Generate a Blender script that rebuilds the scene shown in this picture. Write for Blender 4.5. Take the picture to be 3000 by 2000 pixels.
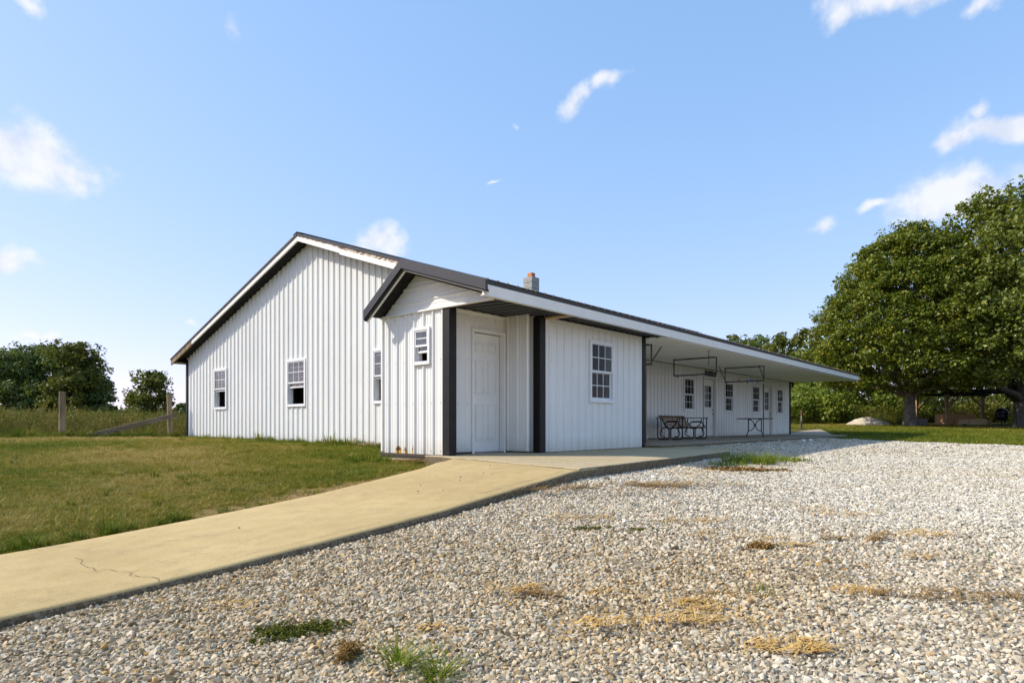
import bpy, math, random
import numpy as np
from mathutils import Vector, Matrix, Euler

for o in list(bpy.data.objects):
    bpy.data.objects.remove(o, do_unlink=True)
SC = bpy.context.scene
COL = SC.collection
ZC = 1.2                      # height of the lens above the lowest gravel; heights below are given from the lens
TH = math.radians(41.164)     # angle between the view axis and the long side of the building
CT, ST = math.cos(TH), math.sin(TH)
FPX = 1870.0                  # focal length for a 3000 px wide frame
rng = np.random.default_rng(7)
random.seed(7)

# ---------------------------------------------------------------- camera
cam_data = bpy.data.cameras.new('camera')
cam = bpy.data.objects.new('camera', cam_data)
COL.objects.link(cam)
cam.location = (0, 0, ZC)
cam.rotation_euler = (math.radians(90), 0, TH - math.radians(90))
cam_data.sensor_width = 36.0
cam_data.sensor_fit = 'HORIZONTAL'
cam_data.lens = FPX / 3000 * 36
cam_data.shift_y = 244.5 / 3000
cam_data.clip_start = 0.05
cam_data.clip_end = 8000
SC.camera = cam

# ---------------------------------------------------------------- light
SUN_TRAVEL = Vector((0.80, -0.95, -1.0)).normalized()
sun_data = bpy.data.lights.new('sun', 'SUN')
sun_data.energy = 2.95
sun_data.angle = math.radians(0.53)
sun_data.color = (1.0, 0.925, 0.80)
sun = bpy.data.objects.new('sun', sun_data)
COL.objects.link(sun)
sun.rotation_euler = SUN_TRAVEL.to_track_quat('-Z', 'Y').to_euler()
sun.location = (-40, 40, 50)

SC.view_settings.view_transform = 'Standard'
SC.view_settings.look = 'None'
SC.view_settings.exposure = 0.85
SC.view_settings.gamma = 1.0
SC.view_settings.use_curve_mapping = False
SC.cycles.max_bounces = 8
SC.cycles.diffuse_bounces = 4
SC.cycles.glossy_bounces = 3
SC.cycles.transparent_max_bounces = 12

world = bpy.data.worlds.new('World')
SC.world = world
world.use_nodes = True
wt = world.node_tree
for n in list(wt.nodes):
    wt.nodes.remove(n)

def WN(t, **kw):
    n = wt.nodes.new(t)
    for k, v in kw.items():
        setattr(n, k, v)
    return n

def WL(a, b):
    wt.links.new(a, b)

sky = WN('ShaderNodeTexSky', sky_type='NISHITA', sun_disc=False)
sky.sun_elevation = math.asin(-SUN_TRAVEL.z)
sky.sun_rotation = math.atan2(-SUN_TRAVEL.x, -SUN_TRAVEL.y)
sky.altitude = 200
sky.air_density = 1.0
sky.dust_density = 0.6
sky.ozone_density = 2.0
SKY_STRENGTH = 0.15

def cloud_dir(px, py):
    t = (px - 1500) / FPX
    k = (1244.5 - py) / FPX
    return Vector((CT + t * ST, ST - t * CT, k))

tc = WN('ShaderNodeTexCoord')
warp_noise = WN('ShaderNodeTexNoise', noise_dimensions='3D')
warp_noise.inputs['Scale'].default_value = 14
warp_noise.inputs['Detail'].default_value = 4
WL(tc.outputs['Generated'], warp_noise.inputs['Vector'])
wsub = WN('ShaderNodeVectorMath', operation='SUBTRACT')
wsub.inputs[1].default_value = (0.5, 0.5, 0.5)
WL(warp_noise.outputs['Color'], wsub.inputs[0])
wscale = WN('ShaderNodeVectorMath', operation='SCALE')
wscale.inputs['Scale'].default_value = 0.05
WL(wsub.outputs[0], wscale.inputs[0])
wadd = WN('ShaderNodeVectorMath', operation='ADD')
WL(tc.outputs['Generated'], wadd.inputs[0])
WL(wscale.outputs[0], wadd.inputs[1])

# (direction, half width, half height, tilt, faintness)
CLOUDS = []
for (px, py, a, b, tilt, faint) in [
        (70, 455, 150, 82, 0, -0.2), (190, 500, 110, 48, -20, 0.1), (15, 782, 70, 40, 0, 0.05),
        (97, 28, 36, 34, 20, 0.35), (1690, 292, 90, 34, 38, 0.16), (1780, 238, 75, 28, 14, 0.16),
        (2620, -5, 210, 62, -4, 0.1), (2470, 48, 90, 40, 40, 0.2), (2965, 375, 135, 44, -6, -0.4),
        (2858, 338, 40, 26, 50, 0.15), (2780, 424, 55, 32, 0, -0.1), (2800, 575, 120, 62, 8, -0.35),
        (2580, 602, 60, 20, 12, 0.22), (2410, 668, 52, 28, 8, 0.12), (1110, 705, 90, 44, 8, 0.1),
        (1445, 543, 60, 10, 12, 0.75), (680, 90, 45, 75, 20, 0.47), (105, 985, 80, 28, 0, 0.45),
        (1530, 360, 22, 12, 0, 0.75), (2860, 30, 90, 40, 0, 0.4), (560, 955, 40, 20, 0, 0.45)]:
    d = cloud_dir(px, py)
    L = d.length
    CLOUDS.append((d.normalized(), a / FPX / L * 0.97, b / FPX / L * 0.97, math.radians(tilt), faint))
for (az, el, a, b) in [(150, 28, .10, .05), (185, 18, .14, .05), (215, 35, .08, .05), (250, 22, .15, .06), (290, 30, .1, .05),
                       (320, 16, .12, .04), (345, 40, .09, .05), (120, 45, .07, .04), (205, 55, .12, .07), (300, 60, .1, .06)]:
    az, el = math.radians(az), math.radians(el)
    CLOUDS.append((Vector((math.cos(az) * math.cos(el), math.sin(az) * math.cos(el), math.sin(el))), a, b, 0.0, 0.05))

last = None
for (d, a, b, tilt, faint) in CLOUDS:
    eh = d.cross(Vector((0, 0, 1))).normalized()
    ev = eh.cross(d).normalized()
    h2 = eh * math.cos(tilt) + ev * math.sin(tilt)
    v2 = ev * math.cos(tilt) - eh * math.sin(tilt)
    R = Matrix((h2, v2, h2.cross(v2))).transposed()
    m = WN('ShaderNodeMapping', vector_type='TEXTURE')
    m.inputs['Location'].default_value = d
    m.inputs['Rotation'].default_value = R.to_euler('XYZ')
    m.inputs['Scale'].default_value = (a, b, 0.6)
    WL(wadd.outputs[0], m.inputs['Vector'])
    ln = WN('ShaderNodeVectorMath', operation='LENGTH')
    WL(m.outputs[0], ln.inputs[0])
    val = ln.outputs['Value']
    ad = WN('ShaderNodeMath', operation='ADD')
    ad.inputs[1].default_value = faint
    WL(val, ad.inputs[0])
    val = ad.outputs[0]
    if last is not None:
        mn = WN('ShaderNodeMath', operation='MINIMUM')
        WL(last, mn.inputs[0])
        WL(val, mn.inputs[1])
        val = mn.outputs[0]
    last = val
fbm = WN('ShaderNodeTexNoise', noise_dimensions='3D')
fbm.inputs['Scale'].default_value = 26
fbm.inputs['Detail'].default_value = 7
fbm.inputs['Roughness'].default_value = 0.55
WL(tc.outputs['Generated'], fbm.inputs['Vector'])
fm = WN('ShaderNodeMath', operation='MULTIPLY_ADD')
fm.inputs[1].default_value = -1.7
fm.inputs[2].default_value = 0.85
WL(fbm.outputs['Fac'], fm.inputs[0])
sm = WN('ShaderNodeMath', operation='ADD')
WL(last, sm.inputs[0])
WL(fm.outputs[0], sm.inputs[1])
mask = WN('ShaderNodeMapRange', interpolation_type='SMOOTHSTEP')
mask.inputs['From Min'].default_value = 1.25
mask.inputs['From Max'].default_value = 0.30
mask.inputs['To Min'].default_value = 0.0
mask.inputs['To Max'].default_value = 0.84
WL(sm.outputs[0], mask.inputs['Value'])
# slight colour grade of the whole sky, the same in every direction
seps = WN('ShaderNodeSeparateColor')
WL(sky.outputs['Color'], seps.inputs[0])
comb = WN('ShaderNodeCombineColor')
for ch, (ex, k) in enumerate(((0.68, 1.12), (0.45, 1.56), (0.36, 2.32))):
    pw_ = WN('ShaderNodeMath', operation='POWER')
    pw_.inputs[1].default_value = ex
    WL(seps.outputs[ch], pw_.inputs[0])
    ml_ = WN('ShaderNodeMath', operation='MULTIPLY')
    ml_.inputs[1].default_value = k
    WL(pw_.outputs[0], ml_.inputs[0])
    WL(ml_.outputs[0], comb.inputs[ch])
cmix = WN('ShaderNodeMix', data_type='RGBA')
cshade = WN('ShaderNodeMix', data_type='RGBA')
cshade.inputs['A'].default_value = (2.9, 3.05, 3.5, 1)
cshade.inputs['B'].default_value = (3.75, 3.75, 3.85, 1)
csr = WN('ShaderNodeMapRange')
csr.inputs['From Min'].default_value = 0.36
csr.inputs['From Max'].default_value = 0.58
WL(fbm.outputs['Fac'], csr.inputs['Value'])
WL(csr.outputs[0], cshade.inputs['Factor'])
WL(cshade.outputs['Result'], cmix.inputs['B'])
WL(mask.outputs[0], cmix.inputs['Factor'])
WL(comb.outputs[0], cmix.inputs['A'])
bg = WN('ShaderNodeBackground')
bg.inputs['Strength'].default_value = SKY_STRENGTH
WL(cmix.outputs['Result'], bg.inputs['Color'])
wo = WN('ShaderNodeOutputWorld')
WL(bg.outputs[0], wo.inputs['Surface'])

# ---------------------------------------------------------------- helpers: meshes and objects
ORIGIN = {}

class MB:
    """collects faces in world coordinates"""
    def __init__(self):
        self.v, self.f = [], []

    def add(self, verts, faces):
        n = len(self.v)
        self.v.extend([tuple(p) for p in verts])
        self.f.extend([tuple(i + n for i in f) for f in faces])
        return self

    def box(self, x0, x1, y0, y1, z0, z1):
        return self.hexa([(x0, y0, z0), (x1, y0, z0), (x1, y1, z0), (x0, y1, z0), (x0, y0, z1), (x1, y0, z1), (x1, y1, z1), (x0, y1, z1)])

    def hexa(self, p):
        return self.add(p, [(0, 3, 2, 1), (4, 5, 6, 7), (0, 1, 5, 4), (1, 2, 6, 5), (2, 3, 7, 6), (3, 0, 4, 7)])

    def bbox(self, x0, x1, y0, y1, z0, z1, b=0.004):
        """box with chamfered edges"""
        xs, ys, zs = (x0, x1), (y0, y1), (z0, z1)
        V, idx = [], {}
        for i in (0, 1):
            for j in (0, 1):
                for k in (0, 1):
                    c = [xs[i], ys[j], zs[k]]
                    sg = [1 if i == 0 else -1, 1 if j == 0 else -1, 1 if k == 0 else -1]
                    for ax in range(3):
                        p = list(c)
                        for a2 in range(3):
                            if a2 != ax:
                                p[a2] += sg[a2] * b
                        idx[(i, j, k, ax)] = len(V)
                        V.append(p)
        F = []
        for ax in range(3):
            o1, o2 = (ax + 1) % 3, (ax + 2) % 3
            for s in (0, 1):
                q = []
                for (u, w) in ((0, 0), (1, 0), (1, 1), (0, 1)):
                    key = [0, 0, 0]
                    key[ax], key[o1], key[o2] = s, u, w
                    q.append(idx[(key[0], key[1], key[2], ax)])
                F.append(q if s else q[::-1])
            for u in (0, 1):
                for w in (0, 1):
                    q = []
                    for s in (0, 1):
                        key = [0, 0, 0]
                        key[ax], key[o1], key[o2] = s, u, w
                        q.append((key, s))
                    a = q[0][0]; bb = q[1][0]
                    F.append([idx[(*a, o1)], idx[(*bb, o1)], idx[(*bb, o2)], idx[(*a, o2)]])
        for i in (0, 1):
            for j in (0, 1):
                for k in (0, 1):
                    F.append([idx[(i, j, k, 0)], idx[(i, j, k, 1)], idx[(i, j, k, 2)]])
        return self.add(V, F)

    def bar(self, p, q, w, h, up=(0, 0, 1)):
        p, q = Vector(p), Vector(q)
        d = (q - p).normalized()
        s = d.cross(Vector(up))
        if s.length < 1e-4:
            s = d.cross(Vector((1, 0, 0)))
        s.normalize()
        u = s.cross(d).normalized()
        s, u = s * w / 2, u * h / 2
        return self.hexa([p - s - u, p + s - u, q + s - u, q - s - u, p - s + u, p + s + u, q + s + u, q - s + u])

    def tube(self, pts, r, n=8, cap=True):
        pts = [Vector(p) for p in pts]
        rs = list(r) if hasattr(r, '__len__') else [r] * len(pts)
        V, F = [], []
        ref = None
        for i, p in enumerate(pts):
            d = (pts[min(i + 1, len(pts) - 1)] - pts[max(i - 1, 0)])
            d = d.normalized() if d.length > 1e-9 else Vector((0, 0, 1))
            if ref is None:
                ref = Vector((1, 0, 0)) if abs(d.x) < 0.8 else Vector((0, 1, 0))
            a = ref - d * ref.dot(d)
            if a.length < 1e-5:
                a = d.orthogonal()
            a.normalize()
            ref = a
            b = d.cross(a)
            for k in range(n):
                t = 2 * math.pi * k / n
                V.append(p + (a * math.cos(t) + b * math.sin(t)) * rs[i])
        for i in range(len(pts) - 1):
            for k in range(n):
                F.append((i * n + k, i * n + (k + 1) % n, (i + 1) * n + (k + 1) % n, (i + 1) * n + k))
        if cap:
            F.append(tuple(range(n))[::-1])
            F.append(tuple((len(pts) - 1) * n + k for k in range(n)))
        return self.add(V, F)

    def lathe(self, c, prof, n=16, axis='z'):
        V, F = [], []
        for (r, z) in prof:
            for k in range(n):
                t = 2 * math.pi * k / n
                V.append((c[0] + r * math.cos(t), c[1] + r * math.sin(t), c[2] + z))
        for i in range(len(prof) - 1):
            for k in range(n):
                F.append((i * n + k, i * n + (k + 1) % n, (i + 1) * n + (k + 1) % n, (i + 1) * n + k))
        F.append(tuple(range(n))[::-1])
        F.append(tuple((len(prof) - 1) * n + k for k in range(n)))
        return self.add(V, F)

    def prism(self, poly, z0, z1):
        """vertical prism; z0, z1 numbers or lists per corner"""
        n = len(poly)
        a = z0 if hasattr(z0, '__len__') else [z0] * n
        b = z1 if hasattr(z1, '__len__') else [z1] * n
        V = [(p[0], p[1], a[i]) for i, p in enumerate(poly)] + [(p[0], p[1], b[i]) for i, p in enumerate(poly)]
        F = [tuple(range(n))[::-1], tuple(range(n, 2 * n))]
        F += [(i, (i + 1) % n, n + (i + 1) % n, n + i) for i in range(n)]
        return self.add(V, F)

def put(name, me, mats, parent=None, origin=None, smooth=False):
    O = Vector(origin) if origin is not None else (ORIGIN[parent.name] if parent else Vector((0, 0, 0)))
    o = bpy.data.objects.new(name, me)
    COL.objects.link(o)
    for m in (mats if isinstance(mats, (list, tuple)) else [mats]):
        me.materials.append(m)
    ORIGIN[o.name] = O
    if parent:
        o.parent = parent
        o.location = O - ORIGIN[parent.name]
    else:
        o.location = O
    if smooth:
        me.polygons.foreach_set('use_smooth', [True] * len(me.polygons))
    return o

def obj(name, mb, mats, parent=None, origin=None, smooth=False):
    O = Vector(origin) if origin is not None else (ORIGIN[parent.name] if parent else Vector((0, 0, 0)))
    me = bpy.data.meshes.new(name)
    me.from_pydata([(v[0] - O.x, v[1] - O.y, v[2] - O.z) for v in mb.v], [], mb.f)
    me.update()
    return put(name, me, mats, parent, O, smooth)

def empty(name, loc, parent=None):
    o = bpy.data.objects.new(name, None)
    COL.objects.link(o)
    o.empty_display_size = 0.2
    ORIGIN[o.name] = Vector(loc)
    if parent:
        o.parent = parent
        o.location = Vector(loc) - ORIGIN[parent.name]
    else:
        o.location = loc
    return o

def tag(o, label=None, cat=None, group=None, kind=None):
    if label: o['label'] = label
    if cat: o['category'] = cat
    if group: o['group'] = group
    if kind: o['kind'] = kind
    return o

def poly_mesh(name, V, nper):
    """V: (N, nper, 3) array -> mesh of N separate polygons"""
    N = V.shape[0]
    me = bpy.data.meshes.new(name)
    me.vertices.add(N * nper)
    me.vertices.foreach_set('co', V.astype(np.float32).ravel())
    me.loops.add(N * nper)
    me.loops.foreach_set('vertex_index', np.arange(N * nper, dtype=np.int32))
    me.polygons.add(N)
    me.polygons.foreach_set('loop_start', np.arange(0, N * nper, nper, dtype=np.int32))
    me.update(calc_edges=True)
    return me

def grid_mesh(name, V, keep=None):
    """V: (n, m, 3)"""
    n, m = V.shape[:2]
    idx = np.arange(n * m).reshape(n, m)
    q = np.stack([idx[:-1, :-1], idx[1:, :-1], idx[1:, 1:], idx[:-1, 1:]], -1).reshape(-1, 4)
    if keep is not None:
        q = q[keep.ravel()]
    me = bpy.data.meshes.new(name)
    me.vertices.add(n * m)
    me.vertices.foreach_set('co', V.astype(np.float32).ravel())
    me.loops.add(len(q) * 4)
    me.loops.foreach_set('vertex_index', q.astype(np.int32).ravel())
    me.polygons.add(len(q))
    me.polygons.foreach_set('loop_start', np.arange(0, len(q) * 4, 4, dtype=np.int32))
    me.update(calc_edges=True)
    return me

# ---------------------------------------------------------------- helpers: materials
class NT:
    def __init__(self, name):
        self.m = bpy.data.materials.new(name)
        self.m.use_nodes = True
        self.t = self.m.node_tree
        self.b = self.t.nodes['Principled BSDF']
        self.out = self.t.nodes['Material Output']

    def n(self, t, **kw):
        nd = self.t.nodes.new(t)
        for k, v in kw.items():
            setattr(nd, k, v)
        return nd

    def l(self, a, b):
        self.t.links.new(a, b)

    def pos(self):
        return self.n('ShaderNodeNewGeometry').outputs['Position']

    def noise(self, scale, detail=4, rough=0.55, vec=None, stretch=None):
        nd = self.n('ShaderNodeTexNoise')
        nd.inputs['Scale'].default_value = scale
        nd.inputs['Detail'].default_value = detail
        nd.inputs['Roughness'].default_value = rough
        v = vec if vec is not None else self.pos()
        if stretch:
            mp = self.n('ShaderNodeMapping')
            mp.inputs['Scale'].default_value = stretch
            self.l(v, mp.inputs['Vector'])
            v = mp.outputs[0]
        self.l(v, nd.inputs['Vector'])
        return nd.outputs['Fac']

    def ramp(self, fac, stops):
        r = self.n('ShaderNodeValToRGB')
        e = r.color_ramp.elements
        while len(e) < len(stops):
            e.new(0.5)
        for i, (p, c) in enumerate(stops):
            e[i].position = p
            e[i].color = (*c, 1) if len(c) == 3 else c
        self.l(fac, r.inputs['Fac'])
        return r.outputs['Color']

    def rng(self, v, a, b, c=0.0, d=1.0):
        r = self.n('ShaderNodeMapRange')
        for k, x in zip(('From Min', 'From Max', 'To Min', 'To Max'), (a, b, c, d)):
            r.inputs[k].default_value = x
        self.l(v, r.inputs['Value'])
        return r.outputs[0]

    def mix(self, fac, a, b, mode='MIX'):
        mx = self.n('ShaderNodeMix', data_type='RGBA', blend_type=mode)
        for s, x in (('Factor', fac), ('A', a), ('B', b)):
            if isinstance(x, (int, float)):
                mx.inputs[s].default_value = x
            elif isinstance(x, tuple):
                mx.inputs[s].default_value = (*x, 1) if len(x) == 3 else x
            else:
                self.l(x, mx.inputs[s])
        return mx.outputs['Result']

    def math(self, op, a, b=0.0):
        nd = self.n('ShaderNodeMath', operation=op)
        for i, x in enumerate((a, b)):
            if isinstance(x, (int, float)):
                nd.inputs[i].default_value = x
            else:
                self.l(x, nd.inputs[i])
        return nd.outputs[0]

    def bump(self, h, strength=0.3, dist=0.01):
        b = self.n('ShaderNodeBump')
        b.inputs['Strength'].default_value = strength
        b.inputs['Distance'].default_value = dist
        self.l(h, b.inputs['Height'])
        self.l(b.outputs[0], self.b.inputs['Normal'])

    def col(self, c):
        if isinstance(c, tuple):
            self.b.inputs['Base Color'].default_value = (*c, 1)
        else:
            self.l(c, self.b.inputs['Base Color'])

    def set(self, **kw):
        for k, v in kw.items():
            self.b.inputs[k.replace('_', ' ')].default_value = v
        return self

def vary(name, c1, c2, scale=6, rough=0.5, spec=0.5, bump=0.0, bscale=60, stretch=None, metallic=0.0, detail=5):
    t = NT(name)
    f = t.noise(scale, detail, stretch=stretch)
    t.col(t.ramp(f, [(0.32, c1), (0.68, c2)]))
    t.set(Roughness=rough, Metallic=metallic)
    t.b.inputs['Specular IOR Level'].default_value = spec
    if bump:
        t.bump(t.noise(bscale, 4, stretch=stretch), bump, 0.01)
    return t.m

def white_metal(name, rust=False):
    t = NT(name)
    big = t.noise(0.9, 3)
    streak = t.noise(7, 5, stretch=(1, 1, 0.05))
    base = t.ramp(big, [(0.3, (0.77, 0.76, 0.715)), (0.7, (0.82, 0.81, 0.765))])
    st = t.rng(streak, 0.55, 0.8, 0.0, 0.16)
    c = t.mix(st, base, (0.50, 0.49, 0.45))
    sep = t.n('ShaderNodeSeparateXYZ')
    t.l(t.pos(), sep.inputs[0])
    grime = t.noise(9, 5, stretch=(1, 1, 0.35))
    low = t.rng(t.math('ADD', sep.outputs[2], t.math('MULTIPLY', grime, -0.35)), 0.82, 0.56, 0.0, 0.42)
    c = t.mix(low, c, (0.47, 0.42, 0.31))
    if rust:
        for (y, w, h) in ((8.63, 0.075, 0.13), (8.445, 0.035, 0.12), (8.26, 0.026, 0.145)):
            dy = t.math('ABSOLUTE', t.math('SUBTRACT', sep.outputs[1], y))
            dz = t.math('SUBTRACT', sep.outputs[2], ZC - 0.487)
            nz = t.math('MULTIPLY', t.math('SUBTRACT', t.noise(26, 5), 0.5), 0.13)
            e = t.math('ADD', t.math('MULTIPLY', dy, 1.0 / w), t.math('MULTIPLY', dz, 0.6 / h))
            e = t.math('ADD', e, t.math('MULTIPLY', nz, 9))
            inz = t.rng(dz, h * 1.1, h * 0.75)
            yel = t.math('MULTIPLY', t.rng(e, 1.35, 0.85), inz)
            c = t.mix(yel, c, (0.62, 0.36, 0.06))
            core = t.math('MULTIPLY', t.rng(e, 1.15, 0.75), t.rng(dz, h * 0.38, h * 0.5))
            c = t.mix(t.math('MULTIPLY', core, inz), c, (0.16, 0.065, 0.02))
    t.col(c)
    t.set(Roughness=0.42)
    t.b.inputs['Specular IOR Level'].default_value = 0.45
    t.bump(t.noise(2.2, 2), 0.12, 0.02)
    return t.m

def leafmat(name, stops, rough=0.5, trans=0.3, spec=0.25):
    t = NT(name)
    g = t.n('ShaderNodeNewGeometry')
    rnd = g.outputs['Random Per Island']
    clump = t.noise(0.55, 3)
    f = t.math('ADD', t.math('MULTIPLY', rnd, 0.62), t.math('MULTIPLY', clump, 0.5))
    f = t.math('SUBTRACT', f, 0.06)
    c = t.ramp(f, stops)
    t.col(c)
    t.set(Roughness=rough)
    t.b.inputs['Specular IOR Level'].default_value = spec
    tr = t.n('ShaderNodeBsdfTranslucent')
    t.l(t.mix(1.0, c, (1.25, 1.2, 0.5), 'MULTIPLY'), tr.inputs['Color'])
    ms = t.n('ShaderNodeMixShader')
    ms.inputs[0].default_value = trans
    t.l(t.b.outputs[0], ms.inputs[1])
    t.l(tr.outputs[0], ms.inputs[2])
    t.l(ms.outputs[0], t.out.inputs['Surface'])
    return t.m

def grassmat(name, stops, rough=0.55, trans=0.25):
    """colour from the clump's own tint attribute"""
    t = NT(name)
    a = t.n('ShaderNodeAttribute', attribute_type='INSTANCER', attribute_name='tint')
    rnd = t.n('ShaderNodeNewGeometry').outputs['Random Per Island']
    f = t.math('ADD', a.outputs['Fac'], t.math('MULTIPLY', t.math('SUBTRACT', rnd, 0.5), 0.35))
    c = t.ramp(f, stops)
    t.col(c)
    t.set(Roughness=rough)
    t.b.inputs['Specular IOR Level'].default_value = 0.06
    tr = t.n('ShaderNodeBsdfTranslucent')
    t.l(c, tr.inputs['Color'])
    ms = t.n('ShaderNodeMixShader')
    ms.inputs[0].default_value = trans
    t.l(t.b.outputs[0], ms.inputs[1])
    t.l(tr.outputs[0], ms.inputs[2])
    t.l(ms.outputs[0], t.out.inputs['Surface'])
    return t.m

def glassmat(name, tint=(0.80, 0.84, 0.84), refl=1.0, r0=0.03):
    t = NT(name)
    tr = t.n('ShaderNodeBsdfTransparent')
    tr.inputs['Color'].default_value = (*tint, 1)
    gl = t.n('ShaderNodeBsdfGlossy')
    gl.inputs['Roughness'].default_value = 0.02
    gl.inputs['Color'].default_value = (refl, refl, refl, 1)
    b = t.n('ShaderNodeBump')
    b.inputs['Strength'].default_value = 0.05
    b.inputs['Distance'].default_value = 0.02
    t.l(t.noise(3.0, 2), b.inputs['Height'])
    t.l(b.outputs[0], gl.inputs['Normal'])
    lw = t.n('ShaderNodeLayerWeight')
    fac = t.math('ADD', t.math('MULTIPLY', t.math('POWER', lw.outputs['Facing'], 5.0), (1 - r0) * 0.5), r0)
    ms = t.n('ShaderNodeMixShader')
    t.l(fac, ms.inputs[0])
    t.l(tr.outputs[0], ms.inputs[1])
    t.l(gl.outputs[0], ms.inputs[2])
    t.l(ms.outputs[0], t.out.inputs['Surface'])
    return t.m

M = {}
M['white'] = white_metal('white_ribbed_metal')
M['white_rust'] = white_metal('white_ribbed_metal_rusted', True)
M['trim'] = vary('white_trim', (0.79, 0.765, 0.71), (0.85, 0.825, 0.77), 5, 0.45, bump=0.05)
M['vinyl'] = vary('white_vinyl', (0.76, 0.76, 0.75), (0.82, 0.82, 0.81), 8, 0.35)
M['door'] = vary('white_door_paint', (0.76, 0.74, 0.69), (0.81, 0.79, 0.74), 3, 0.4)
M['char'] = vary('charcoal_metal', (0.016, 0.017, 0.019), (0.026, 0.027, 0.030), 4, 0.42)
M['charroof'] = vary('charcoal_roof_metal', (0.055, 0.058, 0.066), (0.085, 0.088, 0.098), 3, 0.42, metallic=0.2)
M['blackpost'] = vary('black_corner_trim', (0.006, 0.0055, 0.005), (0.014, 0.012, 0.010), 7, 0.5, 0.3)
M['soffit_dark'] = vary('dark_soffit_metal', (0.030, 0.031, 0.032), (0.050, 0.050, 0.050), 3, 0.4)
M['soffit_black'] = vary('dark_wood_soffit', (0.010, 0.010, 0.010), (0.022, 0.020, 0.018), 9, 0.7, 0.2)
M['drip'] = vary('brown_drip_edge', (0.03, 0.026, 0.023), (0.055, 0.047, 0.04), 12, 0.6)
M['base_trim'] = vary('brown_base_trim', (0.025, 0.018, 0.013), (0.07, 0.048, 0.03), 14, 0.6)
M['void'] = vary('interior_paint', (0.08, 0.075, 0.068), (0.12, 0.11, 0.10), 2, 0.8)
M['glass'] = glassmat('window_glass', (0.70, 0.73, 0.72), 0.9, 0.014)
M['glass2'] = glassmat('double_window_glass', (0.66, 0.70, 0.70), 0.95, 0.11)
M['curtain'] = vary('grey_curtain', (0.035, 0.031, 0.028), (0.06, 0.054, 0.048), 5, 0.9)
M['swag'] = vary('pale_swag_curtain', (0.42, 0.36, 0.34), (0.62, 0.55, 0.52), 9, 0.9)
M['steel'] = vary('dull_steel', (0.22, 0.21, 0.20), (0.34, 0.33, 0.31), 20, 0.4, metallic=0.7)
M['pipe'] = vary('dark_grey_pipe', (0.06, 0.062, 0.06), (0.11, 0.11, 0.105), 16, 0.5, metallic=0.3)
M['black_iron'] = vary('black_iron', (0.010, 0.010, 0.011), (0.022, 0.021, 0.021), 12, 0.45)
M['wire'] = vary('grey_wire', (0.30, 0.30, 0.29), (0.42, 0.42, 0.40), 12, 0.5)
M['slat'] = vary('brown_wood_slat', (0.13, 0.062, 0.024), (0.27, 0.14, 0.055), 4, 0.5, stretch=(1, 8, 8), bump=0.1)
M['slatdark'] = vary('dark_wood_rail', (0.045, 0.022, 0.013), (0.10, 0.05, 0.026), 4, 0.5, stretch=(1, 8, 8))
M['sign'] = vary('rusty_brown_board', (0.05, 0.022, 0.010), (0.20, 0.10, 0.045), 8, 0.8, stretch=(0.6, 1, 6), bump=0.2)
M['block'] = vary('concrete_block', (0.27, 0.26, 0.235), (0.42, 0.40, 0.36), 14, 0.9, bump=0.35, bscale=90)
M['clay'] = vary('clay_flue', (0.40, 0.13, 0.035), (0.60, 0.23, 0.075), 9, 0.8, bump=0.2)
M['pin_blue'] = vary('blue_plastic', (0.02, 0.08, 0.35), (0.04, 0.14, 0.5), 8, 0.4)
M['pin_green'] = vary('green_plastic', (0.03, 0.22, 0.06), (0.06, 0.34, 0.10), 8, 0.4)
M['pin_dark'] = vary('dark_plastic', (0.05, 0.03, 0.06), (0.10, 0.06, 0.10), 8, 0.4)
M['white_plastic'] = vary('white_plastic', (0.72, 0.72, 0.70), (0.80, 0.80, 0.78), 20, 0.4)
M['rust'] = vary('rusty_steel', (0.10, 0.03, 0.016), (0.26, 0.07, 0.035), 14, 0.8)
M['stake_dark'] = vary('dark_steel', (0.02, 0.018, 0.018), (0.05, 0.045, 0.04), 14, 0.6)
M['stake_pale'] = vary('bare_steel', (0.20, 0.16, 0.13), (0.32, 0.27, 0.22), 14, 0.6)
M['sand'] = vary('pale_sand', (0.42, 0.36, 0.27), (0.62, 0.55, 0.43), 3, 0.95, bump=0.5, bscale=30)
M['oldwood'] = vary('weathered_wood', (0.13, 0.09, 0.05), (0.34, 0.255, 0.155), 5, 0.9, stretch=(1, 1, 0.2), bump=0.4, bscale=25)
M['railwood'] = vary('grey_weathered_rail', (0.085, 0.066, 0.045), (0.22, 0.178, 0.125), 6, 0.9, stretch=(0.25, 4, 4), bump=0.4, bscale=25)
M['bark'] = vary('tree_bark', (0.07, 0.058, 0.045), (0.21, 0.175, 0.135), 6, 0.95, stretch=(2, 2, 0.5), bump=0.6, bscale=14)
M['bark_dark'] = vary('dark_bark', (0.04, 0.034, 0.027), (0.11, 0.095, 0.075), 6, 0.95, stretch=(2, 2, 0.5), bump=0.6, bscale=14)
M['pine'] = vary('brown_timber', (0.24, 0.15, 0.085), (0.42, 0.28, 0.16), 6, 0.85, stretch=(1, 1, 0.2), bump=0.2)
M['ply'] = vary('plywood', (0.48, 0.34, 0.17), (0.68, 0.50, 0.28), 4, 0.8, stretch=(0.3, 0.3, 4), bump=0.1)
M['osb'] = vary('red_brown_board', (0.32, 0.16, 0.065), (0.52, 0.29, 0.13), 9, 0.85, stretch=(0.4, 0.4, 2), bump=0.2)
M['darkroof'] = vary('dark_shelter_roof', (0.015, 0.014, 0.013), (0.035, 0.032, 0.029), 8, 0.8)
M['kettle'] = vary('black_enamel', (0.008, 0.008, 0.009), (0.014, 0.014, 0.015), 10, 0.25)
M['mortar'] = vary('dark_crack', (0.10, 0.075, 0.04), (0.20, 0.15, 0.08), 30, 0.95)

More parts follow.
